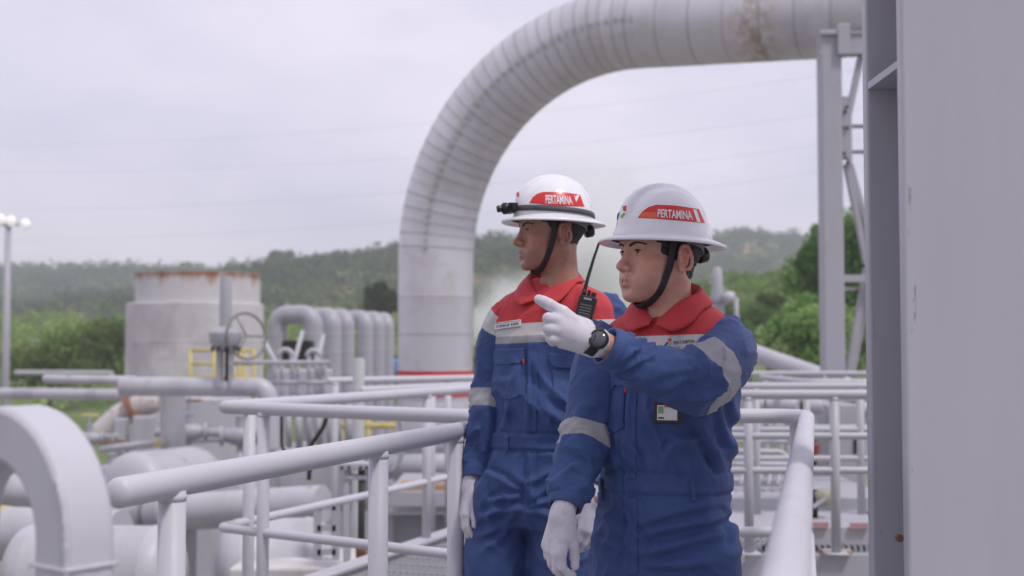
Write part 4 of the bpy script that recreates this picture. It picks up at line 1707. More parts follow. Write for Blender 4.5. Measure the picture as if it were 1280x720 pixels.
def mk_fast(name, v, f, mat, parent=None, origin=None, col=None):
    base = ORI[parent.name] if parent is not None else np.zeros(3)
    o3 = np.array(origin, float) if origin is not None else base.copy()
    me = bpy.data.meshes.new(name)
    me.vertices.add(len(v))
    me.vertices.foreach_set('co', (v - o3).astype(np.float32).ravel())
    me.loops.add(f.size)
    me.loops.foreach_set('vertex_index', f.astype(np.int32).ravel())
    me.polygons.add(len(f))
    me.polygons.foreach_set('loop_start', np.arange(0, f.size, 4, dtype=np.int32))
    if col is not None:
        at = me.attributes.new('col', 'FLOAT_COLOR', 'POINT')
        c4 = np.concatenate([col, np.ones((len(col), 1))], 1).astype(np.float32)
        at.data.foreach_set('color', c4.ravel())
    me.update()
    me.validate()
    me.materials.append(mat)
    ob = bpy.data.objects.new(name, me)
    COL.objects.link(ob)
    ob.location = Vector(o3 - base)
    if parent is not None:
        ob.parent = parent
    ORI[ob.name] = o3
    return ob


def wood(name, x, y, hgt, wid, nq, lsize, cols, seed):
    """many crowns in one mesh, each a cluster of leaf sprays"""
    g = np.random.default_rng(seed)
    n = len(x)
    z0 = ground_z(x, y)
    lob = g.normal(size=(n, 5, 3)) * (.30, .30, .24)
    k = g.integers(0, 5, (n, nq))
    d = g.normal(size=(n, nq, 3))
    d /= np.linalg.norm(d, axis=2)[:, :, None]
    d *= (g.uniform(.55, 1, (n, nq)) ** .5)[:, :, None] * .62
    p = np.take_along_axis(lob, k[:, :, None].repeat(3, 2), 1) + d
    p[:, :, 2] = np.clip(p[:, :, 2], -.95, 1.1)
    c = np.stack([x[:, None] + p[:, :, 0] * wid[:, None], y[:, None] + p[:, :, 1] * wid[:, None], z0[:, None] + hgt[:, None] * (.58 + .42 * p[:, :, 2])], -1).reshape(-1, 3)
    v, f = quads(c, np.repeat(lsize * (wid / wid.mean()), nq), g)
    ci = g.integers(0, len(cols), n)
    base = np.array(cols)[ci] * g.uniform(.75, 1.25, (n, 1))
    cc = np.repeat(base, nq, 0) * g.uniform(.8, 1.2, (n * nq, 1))
    o = mk_fast(name, v, f, FARLEAF, col=np.repeat(cc, 4, 0))
    kind(o, 'stuff')
    return o


GREENS = [(.048, .104, .042), (.072, .135, .046), (.038, .085, .044), (.10, .165, .055), (.135, .18, .065)]


def scatter(n, pxlo, pxhi, dlo, dhi, g):
    d = np.sqrt(g.uniform(dlo ** 2, dhi ** 2, n))
    a = g.uniform(pxlo, pxhi, n)
    return (a - 640) / F * d, d


g_ = np.random.default_rng(5)
x, y = scatter(3400, -160, 1440, 560, 960, g_)
wood('distant_wood', x, y, g_.uniform(6, 13, len(x)), g_.uniform(3.5, 6.5, len(x)), 26, 2.3, GREENS[:3], 1)
x, y = scatter(1900, -100, 900, 300, 520, g_)
wood('hillside_wood', x, y, g_.uniform(4, 9.5, len(x)), g_.uniform(2.4, 5.0, len(x)), 34, 1.5, GREENS, 2)
x, y = scatter(1000, 850, 1340, 140, 300, g_)
wood('rise_scrub', x, y, g_.uniform(1.2, 3.4, len(x)), g_.uniform(1.6, 3.6, len(x)), 44, .85, [(0.225, 0.35, 0.075), (0.188, 0.3, 0.069), (0.25, 0.338, 0.106)], 3)
x, y = scatter(520, -120, 720, 78, 280, g_)
wood('valley_scrub', x, y, g_.uniform(1.6, 5.4, len(x)), g_.uniform(1.4, 3.4, len(x)), 60, .62, [(0.237, 0.364, 0.091), (0.182, 0.301, 0.081), (0.309, 0.427, 0.119), (0.4, 0.419, 0.182)], 4)


def tree(name, label, cat, base, height, crown_c, crown_r, nleaf, lsize, cols, seed, trunk_r=.22, group=None):
    """tapered trunk with limbs and a crown of leaf sprays gathered in uneven clumps"""
    g = np.random.default_rng(seed)
    r = empty(name, base)
    tag(r, label, cat, group)
    B, Cc = Vector(base), Vector(crown_c)
    m = MB()
    top = Cc + Vector((0, 0, crown_r[2] * .45))
    pts = [B - Vector((0, 0, .2))] + [B.lerp(top, t) + Vector((g.normal() * .12, g.normal() * .12, 0)) for t in (.25, .5, .75, 1)]
    m.tube(pts, [trunk_r * 1.25, trunk_r, trunk_r * .8, trunk_r * .5, trunk_r * .15], 10)
    cl = []
    for i in range(26):
        d = g.normal(size=3)
        d /= np.linalg.norm(d)
        q = np.array(Cc) + d * np.array(crown_r) * g.uniform(.45, .86)
        cl.append((q, g.uniform(.26, .46)))
        if i < 12:
            s = B.lerp(top, g.uniform(.45, .85))
            m.tube([s, s.lerp(Vector(q), .5) + Vector((0, 0, .15)), Vector(q)], [trunk_r * .32, trunk_r * .2, trunk_r * .06], 6)
    m.build('trunk', BARK, r)
    per = nleaf // len(cl)
    cs, cols_ = [], []
    for q, rr in cl:
        d = g.normal(size=(per, 3))
        d /= np.linalg.norm(d, axis=1)[:, None]
        d *= (g.uniform(.25, 1, per) ** .45)[:, None]
        cs.append(q + d * np.array(crown_r) * rr)
        b = np.array(cols[g.integers(0, len(cols))]) * g.uniform(.8, 1.2)
        cols_.append(b * g.uniform(.75, 1.25, (per, 1)))
    c = np.concatenate(cs)
    v, f = quads(c, np.full(len(c), lsize), g)
    mk_fast('crown', v, f, LEAF, r, col=np.repeat(np.concatenate(cols_), 4, 0))
    return r


def gbase(px, D):
    x_ = (px - 640) / F * D
    return (x_, D, float(ground_z(np.array([x_]), np.array([D]))[0]))


c0 = P(1048, 335, 62)
tree('broadleaf_tree', 'tall dark green tree with dense crown behind the slender grey post', 'tree', gbase(1048, 62), 11, tuple(c0), (2.35, 2.3, 2.75), 15000, .24,
     [(0.094, 0.22, 0.047), (0.131, 0.28, 0.061), (0.178, 0.338, 0.085)], 21)
c1 = P(1004, 424, 36)
tree('leafy_bush', 'big light green bush spilling over beside the white sloping pipe', 'bush', gbase(1000, 36), 6, tuple(c1), (1.30, 1.1, 1.32), 12000, .15,
     [(.30, .46, .17), (.38, .52, .23), (.21, .36, .11)], 22, .08)
c1 = P(1062, 425, 38)
tree('leafy_bush', 'light green bush seen between the grey post and the big steel column', 'bush', gbase(1062, 38), 6, tuple(c1), (.95, 1.0, 1.05), 6500, .15,
     [(.30, .46, .17), (.38, .52, .23), (.21, .36, .11)], 23, .08)
c1 = P(478, 376, 150)
tree('broadleaf_tree', 'dark round tree on the slope left of the arching pipe\'s foot', 'tree', gbase(478, 150), 6, tuple(c1), (2.6, 2.4, 2.5), 4000, .42,
     [(.040, .070, .022), (.055, .088, .026)], 24)
c1 = P(598, 460, 60)
tree('leafy_bush', 'bright green bush between the arching pipe\'s foot and the rear man', 'bush', gbase(598, 60), 4, tuple(c1), (.9, .9, 1.0), 4000, .16,
     [(.085, .150, .035), (.070, .125, .03)], 25, .07)
for i, (px, py, D, rw, rh, lab) in enumerate(((908, 412, 84, 2.0, 2.0, 'bright bush just right of the vent stack, beyond the sloping pipe'), (938, 405, 96, 2.2, 1.9, 'bush left of the big light green bush, on the near slope'), (968, 392, 104, 2.0, 1.8, 'bush at the foot of the tall dark green tree'))):
    c1 = P(px, py, D)
    tree('leafy_bush', lab, 'bush', gbase(px, D), 4, tuple(c1), (rw, rw, rh), 4500, .30, [(.14, .25, .06), (.19, .30, .08), (.10, .19, .045)], 50 + i, .1)
for i, (px, py, D, rw, rh, lab) in enumerate((
        (62, 448, 92, 3.0, 2.2, 'low rounded bush beside the floodlight mast'),
        (135, 440, 98, 2.6, 2.6, 'yellowish green bush left of the round tank'),
        (350, 327, 480, 6, 5, 'round topped tree standing out on the skyline right of the round tank'))):
    c1 = P(px, py, D)
    tree('leafy_bush' if i < 2 else 'broadleaf_tree', lab, 'bush' if i < 2 else 'tree', gbase(px, D), 4, tuple(c1), (rw, rw, rh), 3500, .36 if i < 2 else 1.1,
         [(.15, .235, .055), (.20, .27, .075), (.12, .185, .05)] if i < 2 else GREENS[:2], 30 + i, .12)

# ---- air: even haze round everything, and a plume of steam drifting up behind the men
hz = MB().box((0, 730, 55), (3400, 1580, 122)).build('haze', None, smooth=False)
hm = bpy.data.materials.new('haze_air')
hm.use_nodes = True
nt_ = hm.node_tree
nt_.nodes.remove(nt_.nodes['Principled BSDF'])
pv = nt_.nodes.new('ShaderNodeVolumePrincipled')
pv.inputs['Color'].default_value = (.93, .94, 1.0, 1)
pv.inputs['Density'].default_value = .00068
pv.inputs['Anisotropy'].default_value = .1
nt_.links.new(pv.outputs[0], nt_.nodes['Material Output'].inputs['Volume'])
hz.data.materials.append(hm)
kind(hz, 'stuff')


def steam_mat(dens):
    m = bpy.data.materials.new('steam')
    m.use_nodes = True
    n = m.node_tree
    n.nodes.remove(n.nodes['Principled BSDF'])
    p = n.nodes.new('ShaderNodeVolumePrincipled')
    p.inputs['Color'].default_value = (1, 1, 1, 1)
    tc = n.nodes.new('ShaderNodeTexCoord')
    ns = n.nodes.new('ShaderNodeTexNoise')
    ns.inputs['Scale'].default_value = .16
    ns.inputs['Detail'].default_value = 4
    n.links.new(tc.outputs['Object'], ns.inputs['Vector'])
    mp = n.nodes.new('ShaderNodeMapping')
    mp.vector_type = 'TEXTURE'
    gd = n.nodes.new('ShaderNodeTexGradient')
    gd.gradient_type = 'QUADRATIC_SPHERE'
    n.links.new(tc.outputs['Object'], mp.inputs[0])
    n.links.new(mp.outputs[0], gd.inputs[0])
    a = n.nodes.new('ShaderNodeMapRange')
    a.inputs[1].default_value, a.inputs[2].default_value = .38, .66
    n.links.new(ns.outputs['Fac'], a.inputs[0])
    b = n.nodes.new('ShaderNodeMath')
    b.operation = 'MULTIPLY'
    n.links.new(a.outputs[0], b.inputs[0])
    n.links.new(gd.outputs['Fac'], b.inputs[1])
    c = n.nodes.new('ShaderNodeMath')
    c.operation = 'MULTIPLY'
    c.inputs[1].default_value = dens
    n.links.new(b.outputs[0], c.inputs[0])
    n.links.new(c.outputs[0], p.inputs['Density'])
    n.links.new(p.outputs[0], n.nodes['Material Output'].inputs['Volume'])
    return m, mp


def plume(px, py, D, rx, ry, rz, dens=3.2):
    m, mp = steam_mat(dens)
    c = P(px, py, D)
    o = MB().rev([(math.sin(a) * 1 + 1e-6, -math.cos(a)) for a in np.linspace(0, math.pi, 14)], (0, 0, 0), (0, 0, 1), 24)
    v = np.concatenate(o.v) * (rx, ry, rz) + np.array(c)
    ob = mk('steam', v, o.f, m, origin=tuple(c))
    mp.inputs['Scale'].default_value = (rx, ry, rz)
    kind(ob, 'stuff')
    return ob


plume(738, 325, 95, 5.6, 5, 10, 5)
plume(640, 400, 105, 5.5, 5, 5.0)
SC.cycles.volume_bounces = 8
SC.cycles.volume_step_rate = 1
SC.cycles.volume_max_steps = 64
# ------------------------------------------------------------------ guardrails
RAIL_Z, MID_Z = 1.05, .555


def rail_thing(name, label, paths, posts, mids=(), r=.0265, rp=.025, rm=.019, mat=RAIL, group='white tubular guardrails', origin=None, fil=.10, dome=True, plate=False):
    """top rail, mid rails and posts, all tubes; posts = (x, y, z foot)"""
    pts0 = paths[0]
    t = empty(name, origin or (pts0[0][0], pts0[0][1], 0))
    tag(t, label, 'guardrail', group)
    for p in paths:
        MB().tube(dense(fillet(p, fil, 9), .25), r, 22, dome=dome).build('top_rail', mat, t)
    for p in mids:
        MB().tube(dense(fillet(p, fil * .8, 7), .25), rm, 16, dome=dome).build('mid_rail', mat, t)
    for (x_, y_, z_, zt) in posts:
        b = MB().tube([(x_, y_, z_), (x_, y_, (z_ + zt) / 2), (x_, y_, zt - r * .5)], rp, 20)
        # weld fillet under the rail
        b.rev([(rp * 1.0, -.012), (rp * 1.05, -.006), (rp * 1.10, .000)], (x_, y_, zt - r * .80), (0, 0, 1), 20)
        if plate:
            b.box((x_, y_, z_ + .006), (.11, .11, .012))
        b.build('post', mat, t)
    return t


def line_at(a, b, px):
    """point of the ground line a-b that is seen at column px (near the horizon rows)"""
    ax_, ay_, bx_, by_ = a[0], a[1], b[0], b[1]
    s = (px - 640) / F
    t = (s * ay_ - ax_) / ((bx_ - ax_) - s * (by_ - ay_))
    return ax_ + (bx_ - ax_) * t, ay_ + (by_ - ay_) * t


# near left rail, runs from the camera's left to behind the rear man
a, b = on_z(149, 616, RAIL_Z), on_z(590, 536, RAIL_Z)
e = b + (b - a).normalized() * .22
po = [(*line_at(a, b, px), -.0, RAIL_Z) for px in (218, 474, 570)]
near_left = rail_thing('guardrail', 'nearest white guardrail at lower left with a rounded open end', [[a, e]], po, [])

# corner rail behind it
c, d, e2 = on_z(277, 509, RAIL_Z), on_z(592, 521, RAIL_Z), on_z(592, 486, RAIL_Z)
d_ = d + (d - c).normalized() * .05
e_ = e2 + (e2 - c).normalized() * .6
dn = lambda p: Vector((p[0], p[1], MID_Z))
pA = [line_at(c, d, 331), line_at(c, d, 585)]
pB = [line_at(c, e2, 313), line_at(c, e2, 534)]
rail_thing('guardrail', 'white corner guardrail behind the nearest one, its two rails forming a sharp V', [[d_, c, e_]],
           [(*pA[0], -.05, RAIL_Z), (*pB[0], -.05, RAIL_Z), (*pB[1], .22, RAIL_Z)], [[dn(d_), dn(c), dn(e_)]], fil=.05)

# rails further away on the left
f1, f2 = P(411, 476, 9.6), P(612, 472, 10.4)
rail_thing('guardrail', 'short white guardrail in front of the row of bent pipes', [[f1, f2]], [(f1[0] + .05, f1[1], -.1, f1[2]), (P(560, 474, 10.2)[0], 10.2, -.1, f1[2])], [[f1 - Vector((0, 0, .5)), f2 - Vector((0, 0, .5))]])
f1, f2 = P(452, 488, 8.6), P(612, 481, 9.4)
rail_thing('guardrail', 'white guardrail passing just below the red band of the arching pipe', [[f1, f2]], [(P(540, 484, 9.0)[0], 9.0, .0, f1[2])], [])

# near right rail that turns towards the camera
rc = on_z(1009, 520, RAIL_Z)
rl = on_z(760, 520, RAIL_Z)
rn = on_z(982, 722, RAIL_Z)
rn2 = rn + (rn - rc).normalized() * .30
MZ2 = .635
rail_thing('guardrail', 'thick white rail at lower right that bends and runs towards the camera', [[rl, rc, rn2]],
           [(rl[0] + .1, rl[1], 0, RAIL_Z), (rc[0] - .045, rc[1] - .03, -.1, RAIL_Z)],
           [[Vector((rl[0], rl[1], MZ2)), Vector((rc[0], rc[1], MZ2)), Vector((rn2[0] + .05, rn2[1] + .05, MZ2))]], fil=.11)


def far_rail(label, x0, x1, py, D, posts, mids, foot, bend=None, group='white tubular guardrails', r=.0265):
    p0, p1 = P(x0, py, D), P(x1, py, D)
    tops = [[p0, p1]]
    if bend:
        q = p0 + Vector(bend)
        tops = [[q, p0, p1]]
    m = []
    for my in mids:
        dz = P(x0, my, D).z
        m.append([Vector((k[0], k[1], dz)) for k in tops[0]])
    ps = [(P(px, py, D)[0], D, foot, p0.z) for px in posts]
    return rail_thing('guardrail', label, tops, ps, m, r=r, mat=RAIL_FAR, fil=.08, plate=True)


far_rail('long white guardrail with a stout post standing left of the big steel column', 908, 1108, 493, 6.76, (1043, 935), (588, 545), .215)
far_rail('white guardrail just behind the long one, left of the big steel column', 908, 1104, 483, 8.2, (945, 1075), (573, 537), .2)
far_rail('white guardrail that ends in a bend beside the slender grey post', 1006, 1110, 478, 9.3, (1008, 1090), (534,), .1, (0, 1.6, 0))
far_rail('farthest white guardrail on the right, below the green bushes', 880, 1100, 467, 12.2, (957, 975, 1030, 900), (500,), -.6)

# ------------------------------------------------------------------ walkways
walk = MB()
walk.box((.2, 2.1, -.03), (1.9, 6.0, .012))
for i in range(48):
    walk.box((-.75 + i * .04, 2.1, -.012), (.005, 6.0, .028))
wk = walk.build('walkway', GALV, smooth=False)
kind(wk, 'structure')

# grating deck beyond, with its edge channel
p, q = on_z(395, 720, .25), on_z(606, 648, .25)
dirn = (q - p).normalized()
deck = empty('grating_deck', (0, 7.5, .2))
tag(deck, 'galvanised grating deck with a pale edge channel left of the rear man', 'platform')
ch = MB()
off_ = Vector((dirn.y, -dirn.x, 0))
p2 = p - dirn * .9
q2 = q + dirn * 2.5
ch.bar(p2 + Vector((0, 0, -.006)), q2 + Vector((0, 0, -.006)), .11, .012)
ch.bar(p2 - off_ * .05 + Vector((0, 0, -.10)), q2 - off_ * .05 + Vector((0, 0, -.10)), .010, .19)
ch.build('edge_channel', RAIL_FAR, deck, smooth=False)
g = MB()
for i in range(52):
    o_ = off_ * (.075 + i * .032)
    a_, b_ = p2 + o_ - Vector((0, 0, .045)), q2 + o_ - Vector((0, 0, .045))
    g.bar(a_, b_, .006, .03)
L_ = (q2 - p2).length
for i in range(int(L_ / .20)):
    s_ = p2 + dirn * (.1 + i * .20) - Vector((0, 0, .034))
    g.bar(s_ + off_ * .07, s_ + off_ * 1.72, .012, .012)
g.build('grating', GALV, deck, smooth=False)

# ------------------------------------------------------------------ big steel column, right edge
near, depth_ = 2.30, .262
xl = (1131.5 - 640) / F * near
wid = .30
th = .032
prof = [(0, 0), (wid, 0), (wid, th), (wid / 2 + .008, th), (wid / 2 + .008, depth_ - th), (wid, depth_ - th), (wid, depth_), (0, depth_), (0, depth_ - th), (wid / 2 - .008, depth_ - th), (wid / 2 - .008, th), (0, th)]
v = [(xl + a_, near + b_, z_) for z_ in (-.0, 3.6) for a_, b_ in prof]
n_ = len(prof)
f = [(i, (i + 1) % n_, n_ + (i + 1) % n_, n_ + i) for i in range(n_)]
f += [(0, 11, 2, 1), (11, 10, 3, 2), (10, 9, 4, 3), (9, 8, 5, 4), (8, 7, 6, 5)]
f += [tuple(n_ + i for i in q_)[::-1] for q_ in ((0, 11, 2, 1), (11, 10, 3, 2), (10, 9, 4, 3), (9, 8, 5, 4), (8, 7, 6, 5))]


def column_mat():
    """grey paint with chipped, rust-spotted edges (attribute edge: 1 along the flange edge)"""
    t = NT('column_paint')
    n1 = t.noise(5, 6, .66, stretch=(1, 1, .09))
    n2 = t.noise(30, 6, .65)
    n3 = t.noise(9, 5, .7, stretch=(1, 1, .35))
    sp = t.n('ShaderNodeSeparateXYZ')
    t.l(t.n('ShaderNodeTexCoord').outputs['Object'], sp.inputs[0])
    c = t.mix(t.ramp(n1, .35, .75), (.49, .48, .53), (.43, .42, .465))
    edge = t.math('LESS_THAN', t.math('ABSOLUTE', t.math('SUBTRACT', sp.outputs[0], .014)), .006)
    ch_ = t.math('MULTIPLY', edge, t.ramp(n3, .56, .62))
    c = t.mix(t.math('MULTIPLY', ch_, .85), c, (.16, .10, .08))
    sp_ = t.ramp(n2, .70, .74)
    c = t.mix(t.math('MULTIPLY', sp_, .25), c, (.22, .17, .15))
    t.col(c)
    t.l(t.math('ADD', .34, t.math('MULTIPLY', n2, .2)), t.b.inputs['Roughness'])
    t.bump(n2, .10, .003)
    return t.m


sc = mk('steel_column', v, f, column_mat(), origin=(xl, near, 0), smooth=False, bevel=.005)
tag(sc, 'broad grey steel column filling the right edge of the picture', 'column')
st_ = MB()
for z_ in (P(1104, 93, 2.42).z,):
    st_.box((xl + wid / 4 - .006, near + depth_ / 2, z_), (wid / 2 - .016, depth_ - 2 * th - .003, .014))
st_.build('stiffener', STEEL_GREY, sc, smooth=False)
bm_ = MB()
bm_.bar((xl + wid / 4 - .02, near + depth_ - th - .055, 1.99), (xl + wid / 4 + .04, near + depth_ - th - .055, 1.99), .03, .03)
bm_.rev([(0, 0), (.008, 0), (.008, .012), (0, .012)], P(1123, 672, 2.46), (0, -1, 0), 6)
bm_.build('bolt', RUSTY, sc, smooth=False)

# ------------------------------------------------------------------ slender pipe support tower
T = 12.4
s_ = T / F
tw = empty('pipe_support', tuple(P(1040, 600, T)))
tag(tw, 'slender grey post with lattice bracing that carries the big arching pipe', 'pipe support')
ct = P(1036, 60, T)
cb = P(1040, 474, T)
X0 = ct.x


def tower_col(x_, y_, zt, name='column'):
    b = MB()
    b.box((x_, y_, (zt - 4) / 2), (.205, .205, zt + 4))
    return b.build(name, STEEL_LIGHT, tw, smooth=False, bevel=.02)


tower_col(X0, T, P(1036, 46, T).z)
X1 = P(1105, 100, T).x
tower_col(X1, T, P(1036, 46, T).z)
zc_ = P(1036, 56, T).z
MB().box(((X0 + X1) / 2, T, zc_), (X1 - X0 + .10, .16, .20)).box(((X0 + X1) / 2, T - .09, zc_ + .10), (X1 - X0 + .24, .02, .022)).box(((X0 + X1) / 2, T - .09, zc_ - .10), (X1 - X0 + .24, .02, .022)).build('cross_beam', STEEL_LIGHT, tw, smooth=False)
MB().box((P(1050, 56, T).x, T - .13, zc_ + .02), (.12, .06, .30)).box((X0, T - .12, zc_ + .09), (.24, .05, .05)).build('pipe_shoe', STEEL_LIGHT, tw, smooth=False, bevel=.008)
for i, (x0_, y0_, x1_, y1_) in enumerate(((1059, 150, 1078, 62), (1058, 205, 1083, 330), (1062, 205, 1100, 345), (1083, 335, 1060, 470), (1087, 352, 1064, 472))):
    a_, b_ = P(x0_, y0_, T + .02 * i), P(x1_, y1_, T + .02 * i)
    MB().bar(a_, b_, .055, .075, (0, 1, 0)).build('brace', STEEL_LIGHT, tw, smooth=False, bevel=.004)
MB().box(P(1056, 160, T - .05), (.07, .014, .62)).box(P(1061.5, 168, T - .04), (.05, .014, .56)).build('gusset', STEEL_LIGHT, tw, smooth=False)
nb = MB()
for (x_, y_) in ((1053.5, 160), (1059, 160), (1055, 192), (1057, 198), (1059, 203), (1056, 140), (1058, 134)):
    nb.rev([(0, 0), (.016, 0), (.016, .02), (0, .02)], P(x_, y_, T - .07), (0, -1, 0), 8)
nb.build('bolt', DARK, tw, smooth=False)
for y_ in (158, 190):
    MB().bar(P(1062, y_, T + .12), P(1100, y_, T + .12), .02, .035).build('rung', STEEL_LIGHT, tw, smooth=False)
MB().bar(P(1048, 348, T - .06), P(1100, 348, T - .06), .05, .07).bar(P(1048, 361, T + .1), P(1100, 361, T + .1), .03, .03).build('strut', STEEL_LIGHT, tw, smooth=False)

# ------------------------------------------------------------------ arching clad pipe
PR = .452
k0, k1, k2 = P(544, 640, 15.4), P(547, 52, 15.4), P(1090, 14, 12.9)
k1 = Vector((k0.x, k0.y, k1.z))
k2 = k2 + (k2 - k1).normalized() * 3.0
core = dense(fillet([k0, k1, k2], 2.52, 40), .04)
# even spacing by arc length
cl_ = np.array([tuple(q_) for q_ in core])
sl_ = np.concatenate([[0], np.cumsum(np.linalg.norm(np.diff(cl_, axis=0), axis=1))])
Ltot = sl_[-1]
su = np.linspace(0, Ltot, int(Ltot / .022))
cl_ = np.stack([np.interp(su, sl_, cl_[:, i]) for i in range(3)], 1)
bend0 = (k1 - k0).length - 2.52
bend1 = bend0 + 2.52 * math.pi / 2
seams = list(np.arange(bend0 - 5.0, bend0 - .2, .44)) + list(np.linspace(bend0, bend1, 28)) + list(np.arange(bend1 + .36, Ltot, .38))
seams = np.array([s for s in seams if s > .1])
dist = np.abs(su[:, None] - seams[None, :]).min(1)
idx = np.searchsorted(seams, su)
rr = PR + .0028 * np.exp(-(dist / .014) ** 2) + (idx % 2) * .0012
hp = np.array([_hash(np.array([i]), np.array([3]), np.array([7]))[0] for i in range(len(seams) + 2)])
nseg = 56
pv_, pf_ = sweep(cl_, rr, nseg)
pan = np.repeat(hp[idx], nseg)
seam = np.repeat(np.exp(-((dist - .004) / .007) ** 2), nseg)
ang_ = np.tile(np.arange(nseg), len(su))
inb = np.repeat(((su > bend0 - .1) & (su < bend1 + .1)).astype(float), nseg)
seam = seam * .6
# the lengthwise lap with its rivets, on the side that faces the walkway
ctr3 = np.repeat(cl_, nseg, 0)
rad_dir = (pv_ - ctr3) / np.linalg.norm(pv_ - ctr3, axis=1)[:, None]
tang_ = np.gradient(cl_, axis=0)
tang_ /= np.linalg.norm(tang_, axis=1)[:, None]
side_ = np.array((-.25, -1.0, -.05)) - tang_ * (tang_ @ np.array((-.25, -1.0, -.05)))[:, None]
side_ /= np.linalg.norm(side_, axis=1)[:, None]
dots_ = (rad_dir * np.repeat(side_, nseg, 0)).sum(1)
lap = np.maximum(inb, .0) * np.exp(-((dots_ - 1) / .0035) ** 2) * (.35 + .5 * (np.repeat((su / .10) % 1 < .35, nseg)))
seam = np.maximum(seam, lap)
sr_ = np.repeat(su, nseg)
sx0 = bend1 + 1.45
stain = .2 * np.clip((fbm(pv_ * 2.2, 3) - .55) * 8, 0, 1) + np.exp(-((sr_ - sx0) / .22) ** 2) * (.4 + .6 * (rad_dir[:, 1] < 0))
arch = mk('steam_pipe', pv_, pf_, CLAD, origin=tuple(k0), attrs={'panel': pan, 'seam': seam, 'stain': stain})
tag(arch, 'huge silver clad pipe arching up and over to the right behind the men', 'pipe')
for y_ in (466, 492):
    c_ = P(544, y_, 15.4)
    MB().rev([(PR + .002, -.025), (PR + .012, -.025), (PR + .012, .025), (PR + .002, .025)], (k0.x, k0.y, c_.z), (0, 0, 1), 56).build('red_band', RED_PAINT, arch, auto=40)
zl = P(544, 497, 15.4).z
MB().rev([(PR + .02, -4.2), (PR + .02, -.02), (PR + .01, 0)], (k0.x, k0.y, zl - .05), (0, 0, 1), 48).build('lower_sleeve', PIPE_WHITE, arch, auto=40)

# ------------------------------------------------------------------ square bent bar at lower left
D0 = 1.52
top = P(10, 548, D0)
yw = R(-38)
ux = Vector((math.cos(yw), math.sin(yw), 0))
R0 = .125
xr = P(94, 640, D0)
zc0 = P(10, 546, D0).z - R0
path = []
for z_ in (-.0, .3, .6, .9):
    path.append(Vector((xr.x, xr.y, z_)))
for i in range(25):
    a_ = math.pi * i / 24
    path.append(Vector((xr.x, xr.y, zc0)) - ux * R0 * (1 - math.cos(a_)) + Vector((0, 0, R0 * math.sin(a_))))
q_ = path[-1]
for z_ in (.9, .5, 0):
    path.append(Vector((q_.x, q_.y, z_)))
path = dense(path, .03)
nrm_ = ux.cross(Vector((0, 0, 1)))
hw_ = .0335
v, f = [], []
pp_, tt_, _, _ = frames(path)
for p_, t_ in zip(pp_, tt_):
    t_ = Vector(t_)
    o_ = t_.cross(nrm_).normalized()
    for sa, sb in ((-1, -1), (1, -1), (1, 1), (-1, 1)):
        v.append(tuple(Vector(p_) + o_ * sa * hw_ + nrm_ * sb * hw_))
m_ = len(pp_)
f = [(j * 4 + i, j * 4 + (i + 1) % 4, (j + 1) * 4 + (i + 1) % 4, (j + 1) * 4 + i) for j in range(m_ - 1) for i in range(4)]
bar = mk('bent_bar', v, f, RAIL, origin=(xr.x, xr.y, 0), bevel=.007, auto=35)
tag(bar, 'white square bar bent into a hoop in the lower left corner', 'handrail')
zw = P(92, 705, D0).z
wb = MB()
cor = [Vector((xr.x, xr.y, zw)) + ux * a_ * (hw_ + .0012) + nrm_ * b_ * (hw_ + .0012) for a_, b_ in ((-1, -1), (1, -1), (1, 1), (-1, 1), (-1, -1))]
wb.tube(dense(cor, .008), [.0022 + .0010 * random.random() for _ in dense(cor, .008)], 8)
e0 = None
ed = []
for k in range(len(pp_)):
    if 1.00 < pp_[k][2] and Vector(pp_[k]).xy is not None and k < len(pp_) * .5:
        t_ = Vector(tt_[k])
        o_ = t_.cross(nrm_).normalized()
        cand = [Vector(pp_[k]) + o_ * sa * hw_ * .97 + nrm_ * sb * hw_ * .97 for sa, sb in ((-1, -1), (1, -1), (1, 1), (-1, 1))]
        ed.append(min(cand, key=lambda c_: c_.length))
edd = dense(ed[:7], .006)
wb.tube(edd, [.0022 + .0022 * random.random() for _ in edd], 8)
wb.build('weld_bead', RAIL, bar)
# ------------------------------------------------------------------ the plant yard behind the rails
def D_r(px_w, D):
    return px_w / 2 * D / F


# round tank
Dt = 30.0
rt = D_r(168, Dt + 1.6)
tc_ = P(244, 435, Dt + rt)
zt_ = P(244, 377, Dt).z
tank = empty('round_tank', (tc_.x, Dt + rt, GZ))
tag(tank, 'big weathered round tank with a rust streaked rim at left', 'tank')
TC = (tc_.x, Dt + rt)
MB().rev([(rt, GZ), (rt, -1), (rt * 1.0, 1.0), (rt, zt_ - .02), (rt - .03, zt_)], (TC[0], TC[1], 0), (0, 0, 1), 80).build('lower_wall', CONCRETE, tank, auto=40)
for z_ in (-2.2, -.9, .35, 1.45):
    MB().rev([(rt, -.018), (rt + .008, -.012), (rt + .008, .012), (rt, .018)], (TC[0], TC[1], z_), (0, 0, 1), 80).build('joint', CONCRETE, tank, auto=40)
rd = D_r(153, Dt + 1.6)
z3 = P(244, 338, Dt).z
prof_ = [(rd, zt_ - .02)] + [(rd, zt_ + (z3 - zt_) * q_) for q_ in np.linspace(.05, .95, 16)] + [(rd + .02, z3 - .06), (rd + .02, z3), (rd - .03, z3), (rd - .03, z3 - .5)]
b_ = MB().rev(prof_, (TC[0] + .06, TC[1], 0), (0, 0, 1), 80)
vv_ = np.concatenate(b_.v)
rim = np.clip((vv_[:, 2] - (z3 - .62)) / .62, 0, 1) ** 1.6
b_.build('upper_drum', DRUM, tank, auto=40, attrs={'rim': rim})

